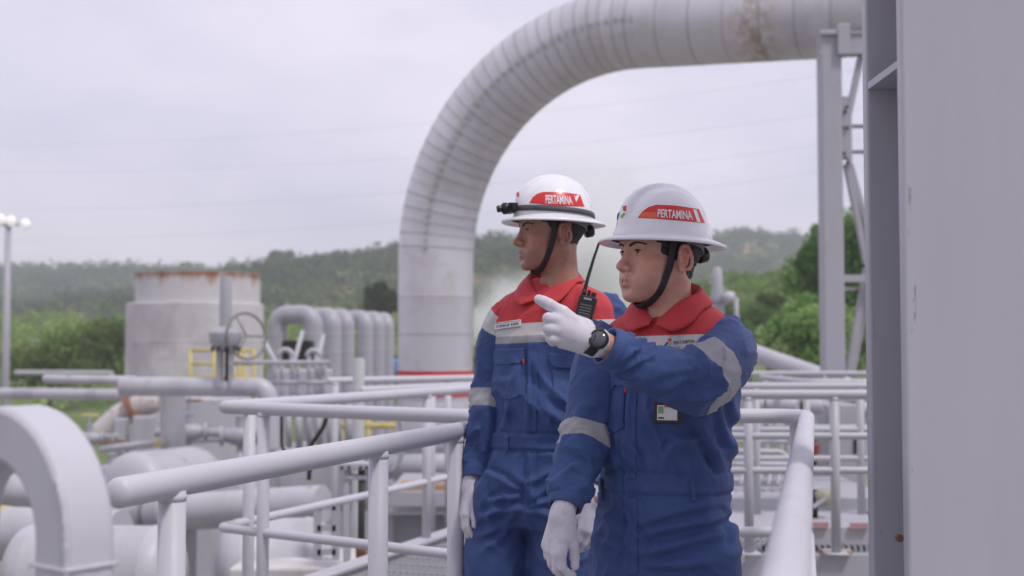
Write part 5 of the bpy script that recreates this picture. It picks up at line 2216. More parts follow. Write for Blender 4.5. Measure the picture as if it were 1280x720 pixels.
# drum in front of the tank
Dd = 22.0
rd2 = D_r(104, Dd + .7)
dc = P(261, 435, Dd + rd2)
z0_, z1_ = P(261, 498, Dd).z, P(261, 548, Dd).z
dr = empty('steel_drum', (dc.x, Dd + rd2, GZ))
tag(dr, 'stout white drum with a welded seam in front of the round tank', 'vessel')
MB().rev([(rd2, GZ), (rd2, z1_ - .03), (rd2 + .03, z1_ - .02), (rd2 + .03, z1_ + .02), (rd2, z1_ + .03), (rd2, z0_ - .03), (rd2 - .03, z0_)], (dc.x, Dd + rd2, 0), (0, 0, 1), 48).build('shell', PIPE_WHITE, dr, auto=40)
MB().rev([(.18, 0), (.18, .08), (.1, .1)], (dc.x + .3, Dd + rd2, z0_), (0, 0, 1), 24).build('hatch', PIPE_WHITE, dr, auto=40)

# yellow guard by the tank
yg = empty('yellow_guard', tuple(P(268, 475, 26)))
tag(yg, 'yellow tube guard frame in front of the round tank', 'guard frame')
for y_ in (438, 455, 471):
    MB().tube([P(237, y_, 26), P(318, y_, 26)], .035, 10).build('rail', YELLOW, yg)
for x_ in (238, 268, 300, 317):
    MB().tube([P(x_, 437, 26), P(x_, 520, 26)], .04, 10).build('post', YELLOW, yg)
ld = empty('yellow_ladder', tuple(P(300, 520, 27.5)))
tag(ld, 'small yellow ladder leaning on the round tank', 'ladder')
for x_ in (292, 306):
    MB().tube([P(x_, 437, 27.6), P(x_ + 1, 560, 27.4)], .03, 8).build('stile', YELLOW, ld)
for y_ in range(442, 560, 13):
    MB().tube([P(292.5, y_, 27.6), P(306.5, y_, 27.6)], .022, 8).build('rung', YELLOW, ld)

# gate valve with handwheel
Dv = 13.0
gv = empty('gate_valve', tuple(P(281, 484, Dv)))
tag(gv, 'tall gate valve with a thin handwheel rising from the thick white pipe', 'valve')
vx = P(282, 400, Dv)
zz = lambda y_: P(282, y_, Dv).z
MB().rev([(.060, zz(412)), (.060, zz(347)), (.055, zz(345)), (0, zz(344.5))], (vx.x, Dv, 0), (0, 0, 1), 24).build('stem_cover', GREY_PIPE, gv, auto=40)
MB().rev([(0, zz(437)), (.11, zz(437)), (.13, zz(433)), (.16, zz(428)), (.165, zz(416)), (.13, zz(411)), (.07, zz(408)), (0, zz(408))], (vx.x, Dv, 0), (0, 0, 1), 32).build('gear_box', GREY_PIPE, gv, auto=40)
MB().box((vx.x - .055, Dv, (zz(437) + zz(484)) / 2), (.055, .12, zz(437) - zz(484))).box((vx.x + .06, Dv, (zz(437) + zz(484)) / 2), (.035, .12, zz(437) - zz(484))).build('yoke', GREY_PIPE, gv, smooth=False, bevel=.008)
MB().tube([(vx.x + .02, Dv, zz(437)), (vx.x + .02, Dv, zz(484))], .022, 12).build('stem', DARK, gv)
nbv = MB()
for k in range(10):
    a_ = 2 * math.pi * k / 10
    nbv.rev([(0, 0), (.014, 0), (.014, .05), (0, .05)], (vx.x + .135 * math.cos(a_), Dv + .135 * math.sin(a_), zz(437) - .02), (0, 0, 1), 6)
nbv.build('bolt', DARK, gv, smooth=False)
wc_ = P(308, 420, Dv)
wax = Vector((.72, -.66, .12)).normalized()
wu = Vector((0, 0, 1)) - wax * wax.z
wu.normalize()
wv_ = wax.cross(wu)
RW = .235
wh = MB().tube([wc_ + (wu * math.cos(a_) + wv_ * math.sin(a_)) * RW for a_ in np.linspace(0, 2 * math.pi, 49)], .0135, 10, caps=False)
for k in range(3):
    a_ = 2 * math.pi * k / 3 + .5
    wh.tube([wc_, wc_ + (wu * math.cos(a_) + wv_ * math.sin(a_)) * RW], .009, 8)
wh.build('handwheel', plain('wheel_iron', (.22, .21, .21), .5), gv)
MB().tube([(vx.x + .12, Dv, zz(421)), wc_], .016, 10).build('wheel_shaft', GREY_PIPE, gv)


def pipe(label, pts, r, mat, fil=.25, bands=(), group=None, name='pipe', dome=False, seg=.35, cat='pipe'):
    path_ = fillet([Vector(p_) for p_ in pts], fil, 10)
    m = MB().tube(dense(path_, seg), r, 28, dome=dome)
    o = m.build(name, mat, origin=tuple(pts[0]), auto=50)
    tag(o, label, cat, group)
    for (t_, w_, mt, nm) in bands:
        q_ = Vector(pts[0]).lerp(Vector(pts[1]), t_)
        d_ = (Vector(pts[1]) - Vector(pts[0])).normalized()
        MB().rev([(r, -w_ / 2), (r * 1.0 + .006, -w_ / 2), (r + .006, w_ / 2), (r, w_ / 2)], q_, d_, 28).build(nm, mt, o, auto=40)
    return o


# row of six bent pipes
for i, (Dk, pxr, ytop) in enumerate(((20, 392, 393), (21.4, 416, 395), (22.6, 433, 396), (24.2, 457, 397), (25.6, 472, 398), (27.0, 484, 399))):
    top_ = P(pxr, ytop, Dk)
    rr_ = .148
    gap = (-.60, -.42, -.34, -.43, -.31, -.27)[i]
    gdy = .18 if i == 0 else .5
    z_ = top_.z
    lab = ('nearest and largest of the six bent white pipes', 'second bent white pipe from the front of the row of six', 'third bent white pipe from the front of the row of six',
           'fourth bent white pipe, first after the gap in the row', 'fifth bent white pipe, last but one of the row', 'last bent white pipe of the row, beside the arching pipe')[i]
    o = empty('bent_pipe', (top_.x, Dk, GZ))
    tag(o, lab, 'pipe', 'row of bent white pipes')
    pts_ = [(top_.x, Dk, GZ + .2), (top_.x, Dk, z_), (top_.x + gap, Dk + gdy, z_), (top_.x + gap, Dk + gdy, GZ + .2)]
    dp_ = dense(fillet(pts_, .19, 12), .02)
    rz_ = [rr_ + .006 * max(math.exp(-((q_.z - z_ + k_) / .014) ** 2) for k_ in (.62, .98, 1.5, .32)) for q_ in dp_]
    MB().tube(dp_, rz_, 28).build('tube', GREY_PIPE, o, auto=50)
    MB().box((top_.x + gap / 2, Dk + gdy / 2, GZ + .12), (abs(gap) + .5, .5, .24)).build('base', CONCRETE, o, smooth=False, bevel=.02)

# horizontal lines of pipe
pipe('thick white pipe across the foot of the tall gate valve', [P(152, 483, 13.2), P(334, 484, 13.0), P(338, 560, 13.0)], D_r(24, 13.1), PIPE_WHITE, .12, [(.06, .05, PIPE_WHITE, 'collar')])
pipe('slim white pipe running level in front of the round tank, left of the valve', [P(57, 474, 13.8), P(168, 476, 13.6)], D_r(12, 13.7), PIPE_WHITE, dome=True)
pipe('long pale pipe on the grass beyond the bent bar', [P(-120, 490, 42), P(172, 494, 38)], D_r(14, 40), PIPE_WHITE, bands=[(.55, .8, GREY_PIPE, 'sleeve'), (.83, .4, GREY_PIPE, 'sleeve')])
pipe('second pale pipe on the grass, nearer the bushes', [P(20, 466, 70), P(140, 467, 66)], D_r(7, 68), PIPE_WHITE)
pipe('short upright pipe under the thick pipe of the gate valve', [P(216, 492, 13.6), P(216, 528, 13.6), P(216, 575, 13.6)], D_r(31, 13.6), PIPE_WHITE, .01, name='pipe_stub')
pipe('thin white pipe with a yellow end left of the stout drum', [P(128, 562, 14), P(202, 553, 13.4)], D_r(9, 13.7), PIPE_WHITE, bands=[(.97, .07, YELLOW, 'end_cap')], dome=True)
pipe('big white pipe crossing under the nearest guardrail', [P(138, 645, 12), P(404, 630, 11.2)], D_r(46, 11.6), PIPE_WHITE, bands=[(.22, .25, GREY_PIPE, 'sleeve'), (.20, .05, BLUE_TARP, 'blue_mark')])
pipe('big white pipe seen through the bent bar hoop, upper of two', [P(-60, 612, 11.5), P(120, 616, 11.2)], D_r(42, 11.3), PIPE_WHITE)
pipe('lower big white pipe behind the bent bar with a yellow mark', [P(-60, 664, 10.2), P(150, 672, 9.8)], D_r(66, 10), PIPE_WHITE, bands=[(.305, .10, YELLOW, 'yellow_mark'), (.62, .05, BLUE_TARP, 'blue_mark')])
pipe('thin grey pipe seen high inside the bent bar hoop', [P(-40, 578, 14), P(60, 580, 14)], D_r(10, 14), GREY_PIPE)


def vessel(label, c, r, L, axis, mat=PIPE_WHITE, legs=True):
    """horizontal pressure vessel with dished ends on saddles"""
    o = empty('pressure_vessel', (c[0], c[1], GZ))
    tag(o, label, 'vessel')
    prof_ = [(1e-4, -L / 2 - r * .5)] + [(r * math.sin(a_), -L / 2 - r * .5 * math.cos(a_)) for a_ in np.linspace(.15, math.pi / 2, 9)]
    prof_ += [(r + .006, -L / 2 + .03), (r + .006, -L / 2 + .05), (r, -L / 2 + .06), (r, L / 2 - .06), (r + .006, L / 2 - .05), (r + .006, L / 2 - .03)]
    prof_ += [(r * math.cos(a_), L / 2 + r * .5 * math.sin(a_)) for a_ in np.linspace(0, math.pi / 2 - .15, 9)] + [(1e-4, L / 2 + r * .5)]
    MB().rev(prof_, c, axis, 48).build('shell', mat, o, auto=40)
    ax_ = Vector(axis).normalized()
    for s in (-.3, .3):
        q_ = Vector(c) + ax_ * L * s
        MB().box((q_.x, q_.y, (q_.z - r * .6 + GZ) / 2), (.22, r * 1.5, q_.z - r * .6 - GZ), ax_.to_track_quat('X', 'Z').to_matrix()).build('saddle', GREY_PIPE, o, smooth=False, bevel=.01)
    return o


c_ = P(188, 616, 12.4)
vessel('white vessel with a domed top behind the nearest rail\'s rounded end', (c_.x, c_.y + .5, c_.z), .38, .9, (.45, 1, 0))
c_ = P(120, 712, 8.8)
vessel('white dished vessel at the bottom between bent bar and nearest rail post', (c_.x, c_.y, c_.z - .03), .33, .9, (1, -.1, 0))
c_ = P(345, 708, 9.2)
vessel('white vessel with a rounded end low behind the corner guardrail posts', (c_.x, c_.y, c_.z), .34, .52, (1, .12, 0))

# clutter of old fittings left of the drum
cl = empty('pipe_fitting', tuple(P(160, 540, 24)))
tag(cl, 'old rusty white elbow fitting left of the stout drum', 'fitting')
MB().tube(dense(fillet([P(120, 548, 24), P(150, 520, 24), P(196, 498, 24)], .3, 8), .2), .23, 20).build('elbow', paint('old_paint', (.58, .55, .54), .6, .7, (.35, .22, .16), 3, .9), cl)
MB().rev([(.20, -.04), (.30, -.04), (.30, .04), (.20, .04)], P(166, 511, 23.9), (1, 0, .55), 24).build('flange', RUSTY, cl, auto=40)
for i, (px, py, w_, h_) in enumerate(((152, 545, 14, 44), (180, 545, 24, 50))):
    q_ = P(px, py, 23.5)
    b_ = MB().box(q_, (w_ * 23.5 / F, .3, h_ * 23.5 / F)).build('switch_box', PIPE_WHITE, None, origin=tuple(q_), smooth=False, bevel=.02)
    tag(b_, ('narrow white box under the rusty elbow', 'wider white box between the rusty elbow and the stout drum')[i], 'box')
    MB().box((q_.x, q_.y - .155, q_.z), (w_ * 23.5 / F * .8, .012, h_ * 23.5 / F * .86)).build('door', RAIL_FAR, b_, smooth=False, bevel=.003)
    MB().box((q_.x, q_.y, (q_.z - .3 + GZ) / 2), (.08, .08, q_.z - .3 - GZ)).build('stand', GREY_PIPE, b_, smooth=False)

# floodlight mast
Dm = 44.0
mx_ = P(8, 400, Dm)
ms = empty('floodlight_mast', (mx_.x, Dm, GZ))
tag(ms, 'floodlight mast with glowing lamps at the left edge', 'floodlight')
zm = P(8, 281, Dm).z
MB().tube([(mx_.x, Dm, GZ), (mx_.x, Dm, 1), (mx_.x, Dm, zm)], [.15, .13, .10], 14).build('pole', GREY_PIPE, ms)
MB().bar((mx_.x - .5, Dm, zm), (mx_.x + .75, Dm, zm), .07, .07).build('cross_arm', GREY_PIPE, ms, smooth=False)
for (px, py) in ((1, 274), (14, 276), (32, 280)):
    q_ = P(px, py, Dm - .15)
    hd = MB().rev([(.06, .16), (.13, .10), (.20, 0), (.21, -.02), (.19, -.02)], q_, (0.05, 1, .25), 20).build('lamp_head', GREY_PIPE, ms, auto=40)
    MB().rev([(0, -.021), (.195, -.021), (.195, -.03), (0, -.06)], q_, (0.05, 1, .25), 20).build('lamp_glass', LAMP, hd)

# utility pole far off and the wires across the sky
up = MB().tube([P(106, 490, 120), P(107, 405, 120)], [.2, .13], 10).build('utility_pole', BARK, None, origin=tuple(P(106, 490, 120)))
tag(up, 'thin grey pole among the bushes left of the round tank', 'pole')
MB().bar(P(103, 410, 120), P(111, 410, 120), .08, .08).build('cross_arm', BARK, up, smooth=False)
WIRE = plain('cable', (.30, .30, .34), .6)
for i, (x0_, y0_, x1_, y1_) in enumerate(((-80, 182, 1400, 30), (-80, 214, 1400, 84), (-80, 262, 1400, 118), (-80, 300, 1400, 150))):
    a_, b_ = P(x0_, y0_, 240), P(x1_, y1_, 200)
    pts_ = [a_.lerp(b_, t_) - Vector((0, 0, 5 * 4 * t_ * (1 - t_))) for t_ in np.linspace(0, 1, 40)]
    o = MB().tube(pts_, .020, 6).build('power_line', WIRE, None, origin=tuple(a_))
    tag(o, ('topmost power line crossing the sky', 'second power line from the top of the sky', 'third power line from the top of the sky', 'lowest power line crossing the sky')[i], 'cable', 'power lines across the sky')

# upright post between the corner rail and the bent pipes
Dp = 9.5
q_ = P(448.5, 450, Dp)
pt = empty('pipe_post', (q_.x, Dp, P(448, 690, Dp).z))
tag(pt, 'plain grey green upright post behind the corner guardrail', 'post')
MB().rev([(.045, P(448, 700, Dp).z), (.045, q_.z), (.040, q_.z + .012), (0, q_.z + .014)], (q_.x, Dp, 0), (0, 0, 1), 24).build('shaft', paint('post_paint', (.50, .51, .50), .45, .4, (.3, .3, .26), 4, .1), pt, auto=40)
zf = P(448, 690, Dp).z
MB().box((q_.x, Dp, zf), (.18, .18, .02)).build('foot_plate', RAIL_FAR, pt, smooth=False)

# lower valve with rusty stem beside the deck
Dw = 8.4
vz = lambda y_: P(448, y_, Dw).z
vx_ = P(446, 600, Dw).x
lv = empty('control_valve', (vx_, Dw, vz(700)))
tag(lv, 'control valve with dark rusting stem under the nearest guardrail', 'valve')
MB().box((vx_ - .01, Dw, vz(582)), (.20, .16, .045)).box((vx_ - .01, Dw, vz(596)), (.16, .12, .03)).build('flange', RAIL_FAR, lv, smooth=False, bevel=.006)
MB().tube([(vx_ + .035, Dw - .03, vz(582)), (vx_ + .035, Dw - .03, vz(640)), (vx_ + .035, Dw - .03, vz(706))], .023, 16).build('stem', paint('stem_rust', (.05, .05, .045), .6, .6, (.30, .13, .05), 3, .9), lv)
MB().rev([(.026, -.02), (.036, -.02), (.036, .1), (.026, .1)], (vx_ + .035, Dw - .03, vz(692)), (0, 0, 1), 16).build('gland', RUSTY, lv)
MB().box((vx_ - .062, Dw, vz(645)), (.038, .1, vz(588) - vz(700))).box((vx_ + .088, Dw + .02, vz(645)), (.03, .1, vz(588) - vz(700))).build('yoke', RAIL_FAR, lv, smooth=False, bevel=.006)
bb = MB()
for dx in (-.085, -.04, .035, .075):
    bb.rev([(0, 0), (.011, 0), (.011, .02), (0, .02)], (vx_ + dx, Dw - .085, vz(583)), (0, -1, 0), 6)
bb.build('bolt', DARK, lv, smooth=False)

# steel frame left of that valve
fr = empty('rung_rack', tuple(P(408, 700, 8.8)))
tag(fr, 'small grey steel frame with rungs left of the control valve', 'frame')
for x_ in (397, 420):
    MB().bar(P(x_, 630, 8.8), P(x_, 712, 8.8), .03, .05).build('upright', GREY_PIPE, fr, smooth=False)
for y_ in (634, 660, 690):
    MB().bar(P(397, y_, 8.8), P(420, y_, 8.8), .03, .04).build('rung', GREY_PIPE, fr, smooth=False)
sl_b = P(395, 706, 8.6)
slab = MB().box((sl_b.x, sl_b.y + .3, sl_b.z - .05), (1.1, .9, .10)).build('concrete_plinth', CONCRETE, None, origin=tuple(sl_b), smooth=False, bevel=.015)
tag(slab, 'stained concrete plinth under the small steel frame', 'plinth')

# equipment platform right of the valve (below the arching pipe)
D5 = 11.0
eq = empty('equipment_platform', tuple(P(530, 660, D5)))
tag(eq, 'grey steel platform with a toothed grating edge below the arching pipe', 'platform')


def slab_px(x0_, y0_, x1_, y1_, D, dep):
    a_, b_ = P(x0_, y0_, D), P(x1_, y1_, D)
    return ((a_.x + b_.x) / 2, D + dep / 2, (a_.z + b_.z) / 2), (abs(b_.x - a_.x), dep, abs(a_.z - b_.z))


MB().box(*slab_px(484, 614, 640, 634, D5, 1.6)).build('deck_beam', STEEL_LIGHT, eq, smooth=False, bevel=.01)
tb_ = MB()
for i in range(38):
    x_ = 486 + i * 4.1
    tb_.box(*slab_px(x_, 634.5, x_ + 1.7, 641, D5 - .02, .04))
tb_.box(*slab_px(484, 641.2, 640, 643, D5 - .02, .1))
tb_.build('toothed_edge', GALV, eq, smooth=False)
MB().box(*slab_px(487, 644, 640, 700, D5 + .25, 1.1)).build('side_panel', GREY_PIPE, eq, smooth=False)
for x_ in (487, 560, 636):
    MB().box(*slab_px(x_ - 4, 643, x_ + 4, 760, D5 + .1, .1)).build('leg', STEEL_LIGHT, eq, smooth=False)
pk = MB().box(*slab_px(499, 605, 566, 615.5, D5 + .02, .34)).build('plank', WOOD, None, origin=tuple(P(530, 610, D5)), smooth=False, bevel=.006)
tag(pk, 'brown wooden plank lying on the grey steel platform', 'plank')
cab = empty('pipe_rack', tuple(P(540, 600, 13)))
tag(cab, 'white pipe rack of two level pipes behind the wooden plank', 'pipe rack')
for y_, r_ in ((556, .10), (582, .14)):
    MB().tube([P(470, y_, 13), P(640, y_ - 3, 13.2)], r_, 20).build('tube', PIPE_WHITE, cab)
for x_ in (500, 600):
    MB().bar(P(x_, 540, 13.3), P(x_, 690, 13.3), .10, .10).build('leg', GREY_PIPE, cab, smooth=False)

# manifold skid with slim rails between the drum and the bent pipes
sk = empty('manifold_skid', tuple(P(370, 520, 16)))
tag(sk, 'crowded manifold of slim white pipes below the six bent pipes', 'manifold')
for y_, x0_, x1_ in ((453, 292, 412), (497, 344, 412), (478, 330, 410)):
    MB().tube([P(x0_, y_, 16), P(x1_, y_, 16)], .026, 12).build('header', PIPE_WHITE, sk)
for x_, y0_, y1_, w_ in ((352, 452, 540, 5), (365, 440, 520, 6), (372, 452, 560, 5), (386, 446, 540, 5), (396, 448, 540, 7), (404, 455, 560, 8), (333, 470, 540, 4), (343, 452, 520, 4)):
    MB().tube([P(x_, y0_, 16.1), P(x_, y1_, 16.1)], D_r(w_, 16), 12, dome=True).build('riser', PIPE_WHITE, sk)
for pts_ in ([(328, 422), (344, 452)], [(378, 415), (368, 452)], [(404, 420), (396, 455)]):
    MB().tube([P(*pts_[0], 17), P(*pts_[1], 16.2)], .03, 10).build('brace', PIPE_WHITE, sk)
for x_, y_ in ((357, 445), (392, 446)):
    MB().tube([P(x_ + 8 * math.cos(a_), y_ - 8 * math.sin(a_), 15.8) for a_ in np.linspace(0, math.pi, 12)], .032, 12).build('loop', PIPE_WHITE, sk)
MB().box(*slab_px(352, 425, 388, 452, 18.5, .4)).build('gear_case', DARK, sk, bevel=.03, smooth=False)
MB().box(*slab_px(344, 462, 410, 496, 17.5, .5)).build('bed_plate', PIPE_WHITE, sk, bevel=.03, smooth=False)
for i in range(9):
    x_ = 348 + i * 12.5
    MB().tube([P(x_, 505, 15.5), P(x_ + 1, 560, 15.5)], D_r(5 + (i * 7) % 5, 15.5), 10).build('riser', PIPE_WHITE if i % 3 else GREY_PIPE, sk)
MB().box(*slab_px(340, 560, 470, 640, 16.0, 1.2)).build('base_tank', PIPE_WHITE, sk, bevel=.12, smooth=True, auto=40)

hs_ = MB().tube(dense(fillet([P(409, 520, 9.2), P(404, 534, 9.2), P(389, 556, 9.2), P(386, 600, 9.2)], .08, 6), .05), .016, 10).build('hose', DARK, None, origin=tuple(P(409, 520, 9.2)))
tag(hs_, 'black hose hanging slantwise behind the corner guardrail', 'hose')
hc = [(352, 518), (352, 556), (357, 568), (362, 575)]
o = MB().tube(dense(fillet([P(a_, b_, 9.6) for a_, b_ in hc], .05, 5), .05), .012, 8).build('cable', DARK, None, origin=tuple(P(352, 518, 9.6)))
tag(o, 'thin dark cable hanging behind the two posts of the corner guardrail', 'cable')
o = MB().tube(dense(fillet([P(500, 520, 10.5), P(506, 555, 10.5), P(497, 582, 10.5), P(486, 592, 10.5)], .2, 8), .05), .02, 8).build('conduit', GREY_PIPE, None, origin=tuple(P(500, 520, 10.5)))
tag(o, 'curved grey conduit left of the arching pipe\'s foot', 'conduit')
yp = empty('yellow_barrier', tuple(P(445, 535, 19)))
tag(yp, 'low yellow barrier seen through the corner guardrail beside the plain post', 'barrier')
for y_ in (520, 532):
    MB().tube([P(424, y_, 19), P(500, y_, 19)], .045, 10).build('rail', YELLOW, yp)
for x_ in (426, 460, 496):
    MB().tube([P(x_, 518, 19), P(x_, 590, 19)], .04, 10).build('post', YELLOW, yp)
bl = MB().box(*slab_px(489, 448, 500, 469, 30, .5)).build('water_drum', BLUE_TARP, None, origin=tuple(P(494, 460, 30)), bevel=.08)
tag(bl, 'small blue drum showing between the last bent pipe and the arching pipe', 'drum')
MB().rev([(.0, 0), (.06, 0), (.06, .06), (0, .06)], P(494, 448, 30.2), (0, 0, 1), 12).build('cap', DARK, bl)

# ------------------------------------------------------------------ right of the men
o = pipe('thick white pipe sloping down behind the front man\'s shoulder', [P(890, 424, 19), P(938, 440, 18.5), P(1022, 470, 17), P(1080, 492, 16.4)], D_r(23, 18), PIPE_WHITE, .6, [(.9, .06, GREY_PIPE, 'collar')])
vs_ = empty('vent_stack', tuple(P(897, 470, 26)))
tag(vs_, 'blurred grey vent stack behind the front man\'s helmet', 'vent')
zq = lambda y_: P(897, y_, 26).z
cx_ = P(897, 400, 26).x
MB().rev([(.14, zq(520)), (.14, zq(372)), (.11, zq(360)), (.10, zq(338)), (.05, zq(334)), (0, zq(334))], (cx_, 26, 0), (0, 0, 1), 20).build('pipe', GREY_PIPE, vs_, auto=40)
MB().rev([(.14, -.04), (.21, -.04), (.21, .04), (.14, .04)], (cx_, 26, zq(374)), (0, 0, 1), 20).build('flange', GREY_PIPE, vs_, auto=40)
MB().bar(P(886, 352, 26), P(908, 362, 26), .06, .06).build('lever', GREY_PIPE, vs_, smooth=False)
MB().rev([(0, -.12), (.10, -.12), (.13, 0), (.10, .12), (0, .12)], P(911, 372, 25.8), (1, 0, .2), 16).build('actuator', PIPE_WHITE, vs_)
o = MB().tube([P(920, 372, 26.3), P(922, 440, 26.3)], .05, 10).build('sampling_post', GREY_PIPE, None, origin=tuple(P(922, 440, 26.3)))
tag(o, 'thin short post right of the blurred vent stack', 'post')

# layered decks beyond the near right rail
dk = empty('service_platform', tuple(P(1000, 690, 7.6)))
tag(dk, 'layered grey service platform with slotted edges left of the big column', 'platform')
MB().box(*slab_px(900, 622, 1120, 641, 8.4, 1.4)).build('deck_beam', STEEL_LIGHT, dk, smooth=False, bevel=.006)
MB().box(*slab_px(900, 659, 1120, 682, 7.6, 1.0)).build('deck_beam', STEEL_LIGHT, dk, smooth=False, bevel=.006)
MB().box(*slab_px(900, 693, 1120, 790, 7.5, .9)).build('deck_beam', STEEL_GREY, dk, smooth=False, bevel=.006)
for (y0_, y1_, D_, st_p, w_) in ((642, 656, 8.36, 5.2, 2.6), (683, 690, 7.56, 7.4, 3.4)):
    sg = MB()
    x_ = 905.0
    while x_ < 1112:
        sg.box(*slab_px(x_, y0_, x_ + w_, y1_, D_, .5))
        x_ += st_p
    sg.box(*slab_px(903, y1_, 1115, y1_ + 2.2, D_, .6))
    sg.build('slotted_edge', GALV, dk, smooth=False)
    MB().box(*slab_px(903, y0_ - 1, 1115, y1_ + 1.5, D_ + .55, .05)).build('back_plate', DARK, dk, smooth=False)
REFL_PINK = plain('painted_reflection', (.46, .26, .28), .6)  # pink reflections on the deck edges, painted as thin coloured plates
for q_ in ((1022, 645, 1040, 651, 8.33, .03), (1064, 654, 1086, 661, 7.57, .03), (1014, 653, 1036, 660, 7.57, .03), (946, 642, 960, 646, 8.33, .03)):
    MB().box(*slab_px(*q_)).build('pink_reflection', REFL_PINK, dk, smooth=False)
MB().box(*slab_px(1030, 689, 1066, 694, 7.45, .1)).build('stained_bracket', paint('stained', (.45, .38, .32), .7, .8, (.35, .17, .06), 6, .8), dk, smooth=False)
lv2 = empty('lower_platform', tuple(P(960, 640, 9.0)))
tag(lv2, 'lower mesh platform with slanting balusters behind the near right rail', 'platform')
for y_, x1_, D_ in ((552, 1000, 9.6), (565, 985, 9.0), (581, 1000, 8.8)):
    a_, b_ = P(900, y_ - 1, D_), P(x1_, y_, D_)
    pts_ = [a_, b_] if y_ != 565 else [a_, b_, b_ + Vector((0, 0, -.5))]
    MB().tube(dense(fillet(pts_, .08, 7), .2), .021, 14).build('rail', RAIL_FAR, lv2)
for i in range(7):
    x_ = 926 + i * 11.5
    MB().tube([P(x_ + 4, 583, 8.9), P(x_, 606, 8.7)], .013, 8).build('baluster', RAIL_FAR, lv2)
MB().box(*slab_px(905, 600, 1000, 621, 9.1, .05)).build('back_panel', RAIL_FAR, lv2, smooth=False)
MB().box(*slab_px(935, 609, 960, 619, 9.05, .04)).box(*slab_px(968, 609, 985, 619, 9.05, .04)).build('opening_plate', GREY_PIPE, lv2, smooth=False)
MB().box(*slab_px(936, 500, 1000, 540, 11.2, .5)).build('cabinet_back', PIPE_WHITE, lv2, smooth=False, bevel=.02)
for (x0_, y0_, x1_, y1_, D_, lab, mt, nm) in (
        (1032, 505, 1075, 610, 10.4, 'tall pale cabinet behind the long guardrail\'s stout post', GREY_PIPE, 'equipment_cabinet'),
        (940, 530, 998, 548, 10.6, 'low grey switch box under the bend of the near right rail', GREY_PIPE, 'equipment_cabinet')):
    c3, s3 = slab_px(x0_, y0_, x1_, y1_, D_, .6)
    b_ = MB().box(c3, s3).build(nm, mt, None, origin=(c3[0], c3[1], c3[2] - s3[2] / 2), smooth=False, bevel=.02)
    tag(b_, lab, 'cabinet')
    MB().box((c3[0], c3[1] - .305, c3[2]), (s3[0] * .86, .012, s3[2] * .86)).build('door', STEEL_LIGHT, b_, smooth=False, bevel=.003)
    MB().box((c3[0] + s3[0] * .36, c3[1] - .318, c3[2]), (.02, .02, min(.12, s3[2] * .4))).build('handle', DARK, b_, smooth=False)
rv = empty('red_valve', tuple(P(1018, 570, 9.8)))
tag(rv, 'small red valve between the near right rail and the stout post', 'valve')
MB().rev([(0, -.04), (.035, -.04), (.04, .03), (.025, .05), (0, .05)], P(1018, 561, 9.8), (0, 0, 1), 16).build('body', plain('dull_red', (.26, .04, .04), .6), rv, auto=40)
MB().tube([P(1018, 548, 9.8), P(1018, 582, 9.8)], .02, 10).build('stem', DARK, rv)
for i, (x_, y_) in enumerate(((946, 505), (968, 506), (985, 507), (1018, 508), (1082, 512))):
    q_ = P(x_, y_, 10.0)
    b_ = MB().rev([(0, -.06), (.05, -.06), (.06, 0), (.05, .06), (0, .06)], q_, (1, -.3, 0), 16).tube([q_, q_ - Vector((0, 0, .5))], .018, 8).build('gauge', PIPE_WHITE, None, origin=tuple(q_), auto=40)
    tag(b_, ('white gauge head leftmost under the long guardrail', 'white gauge head, second from the front man along the guardrail', 'white gauge head just left of the near right rail\'s bend',
             'white gauge head just right of the near right rail\'s bend', 'white gauge head beside the big column\'s edge')[i], 'gauge', 'gauge heads under the right guardrail')
    MB().rev([(0, -.062), (.045, -.062), (.045, -.066), (0, -.066)], q_, (1, -.3, 0), 16).build('dial', DARK, b_)
va = empty('lower_valve', tuple(P(1022, 635, 8.0)))
tag(va, 'greenish lever valve low between the near right rail and the stout post', 'valve')
MB().rev([(0, -.05), (.05, -.05), (.06, 0), (.05, .05), (0, .05)], P(1030, 622, 8.0), (1, -.2, .3), 16).build('body', paint('olive_paint', (.34, .33, .26), .5, .5, (.2, .15, .1), 5, .4), va)
MB().bar(P(1016, 634, 7.95), P(1032, 622, 7.95), .03, .02).build('lever', RAIL_FAR, va, smooth=False)
MB().tube([P(1018, 612, 8.02), P(1018, 652, 8.02)], .022, 10).build('stem', DARK, va)

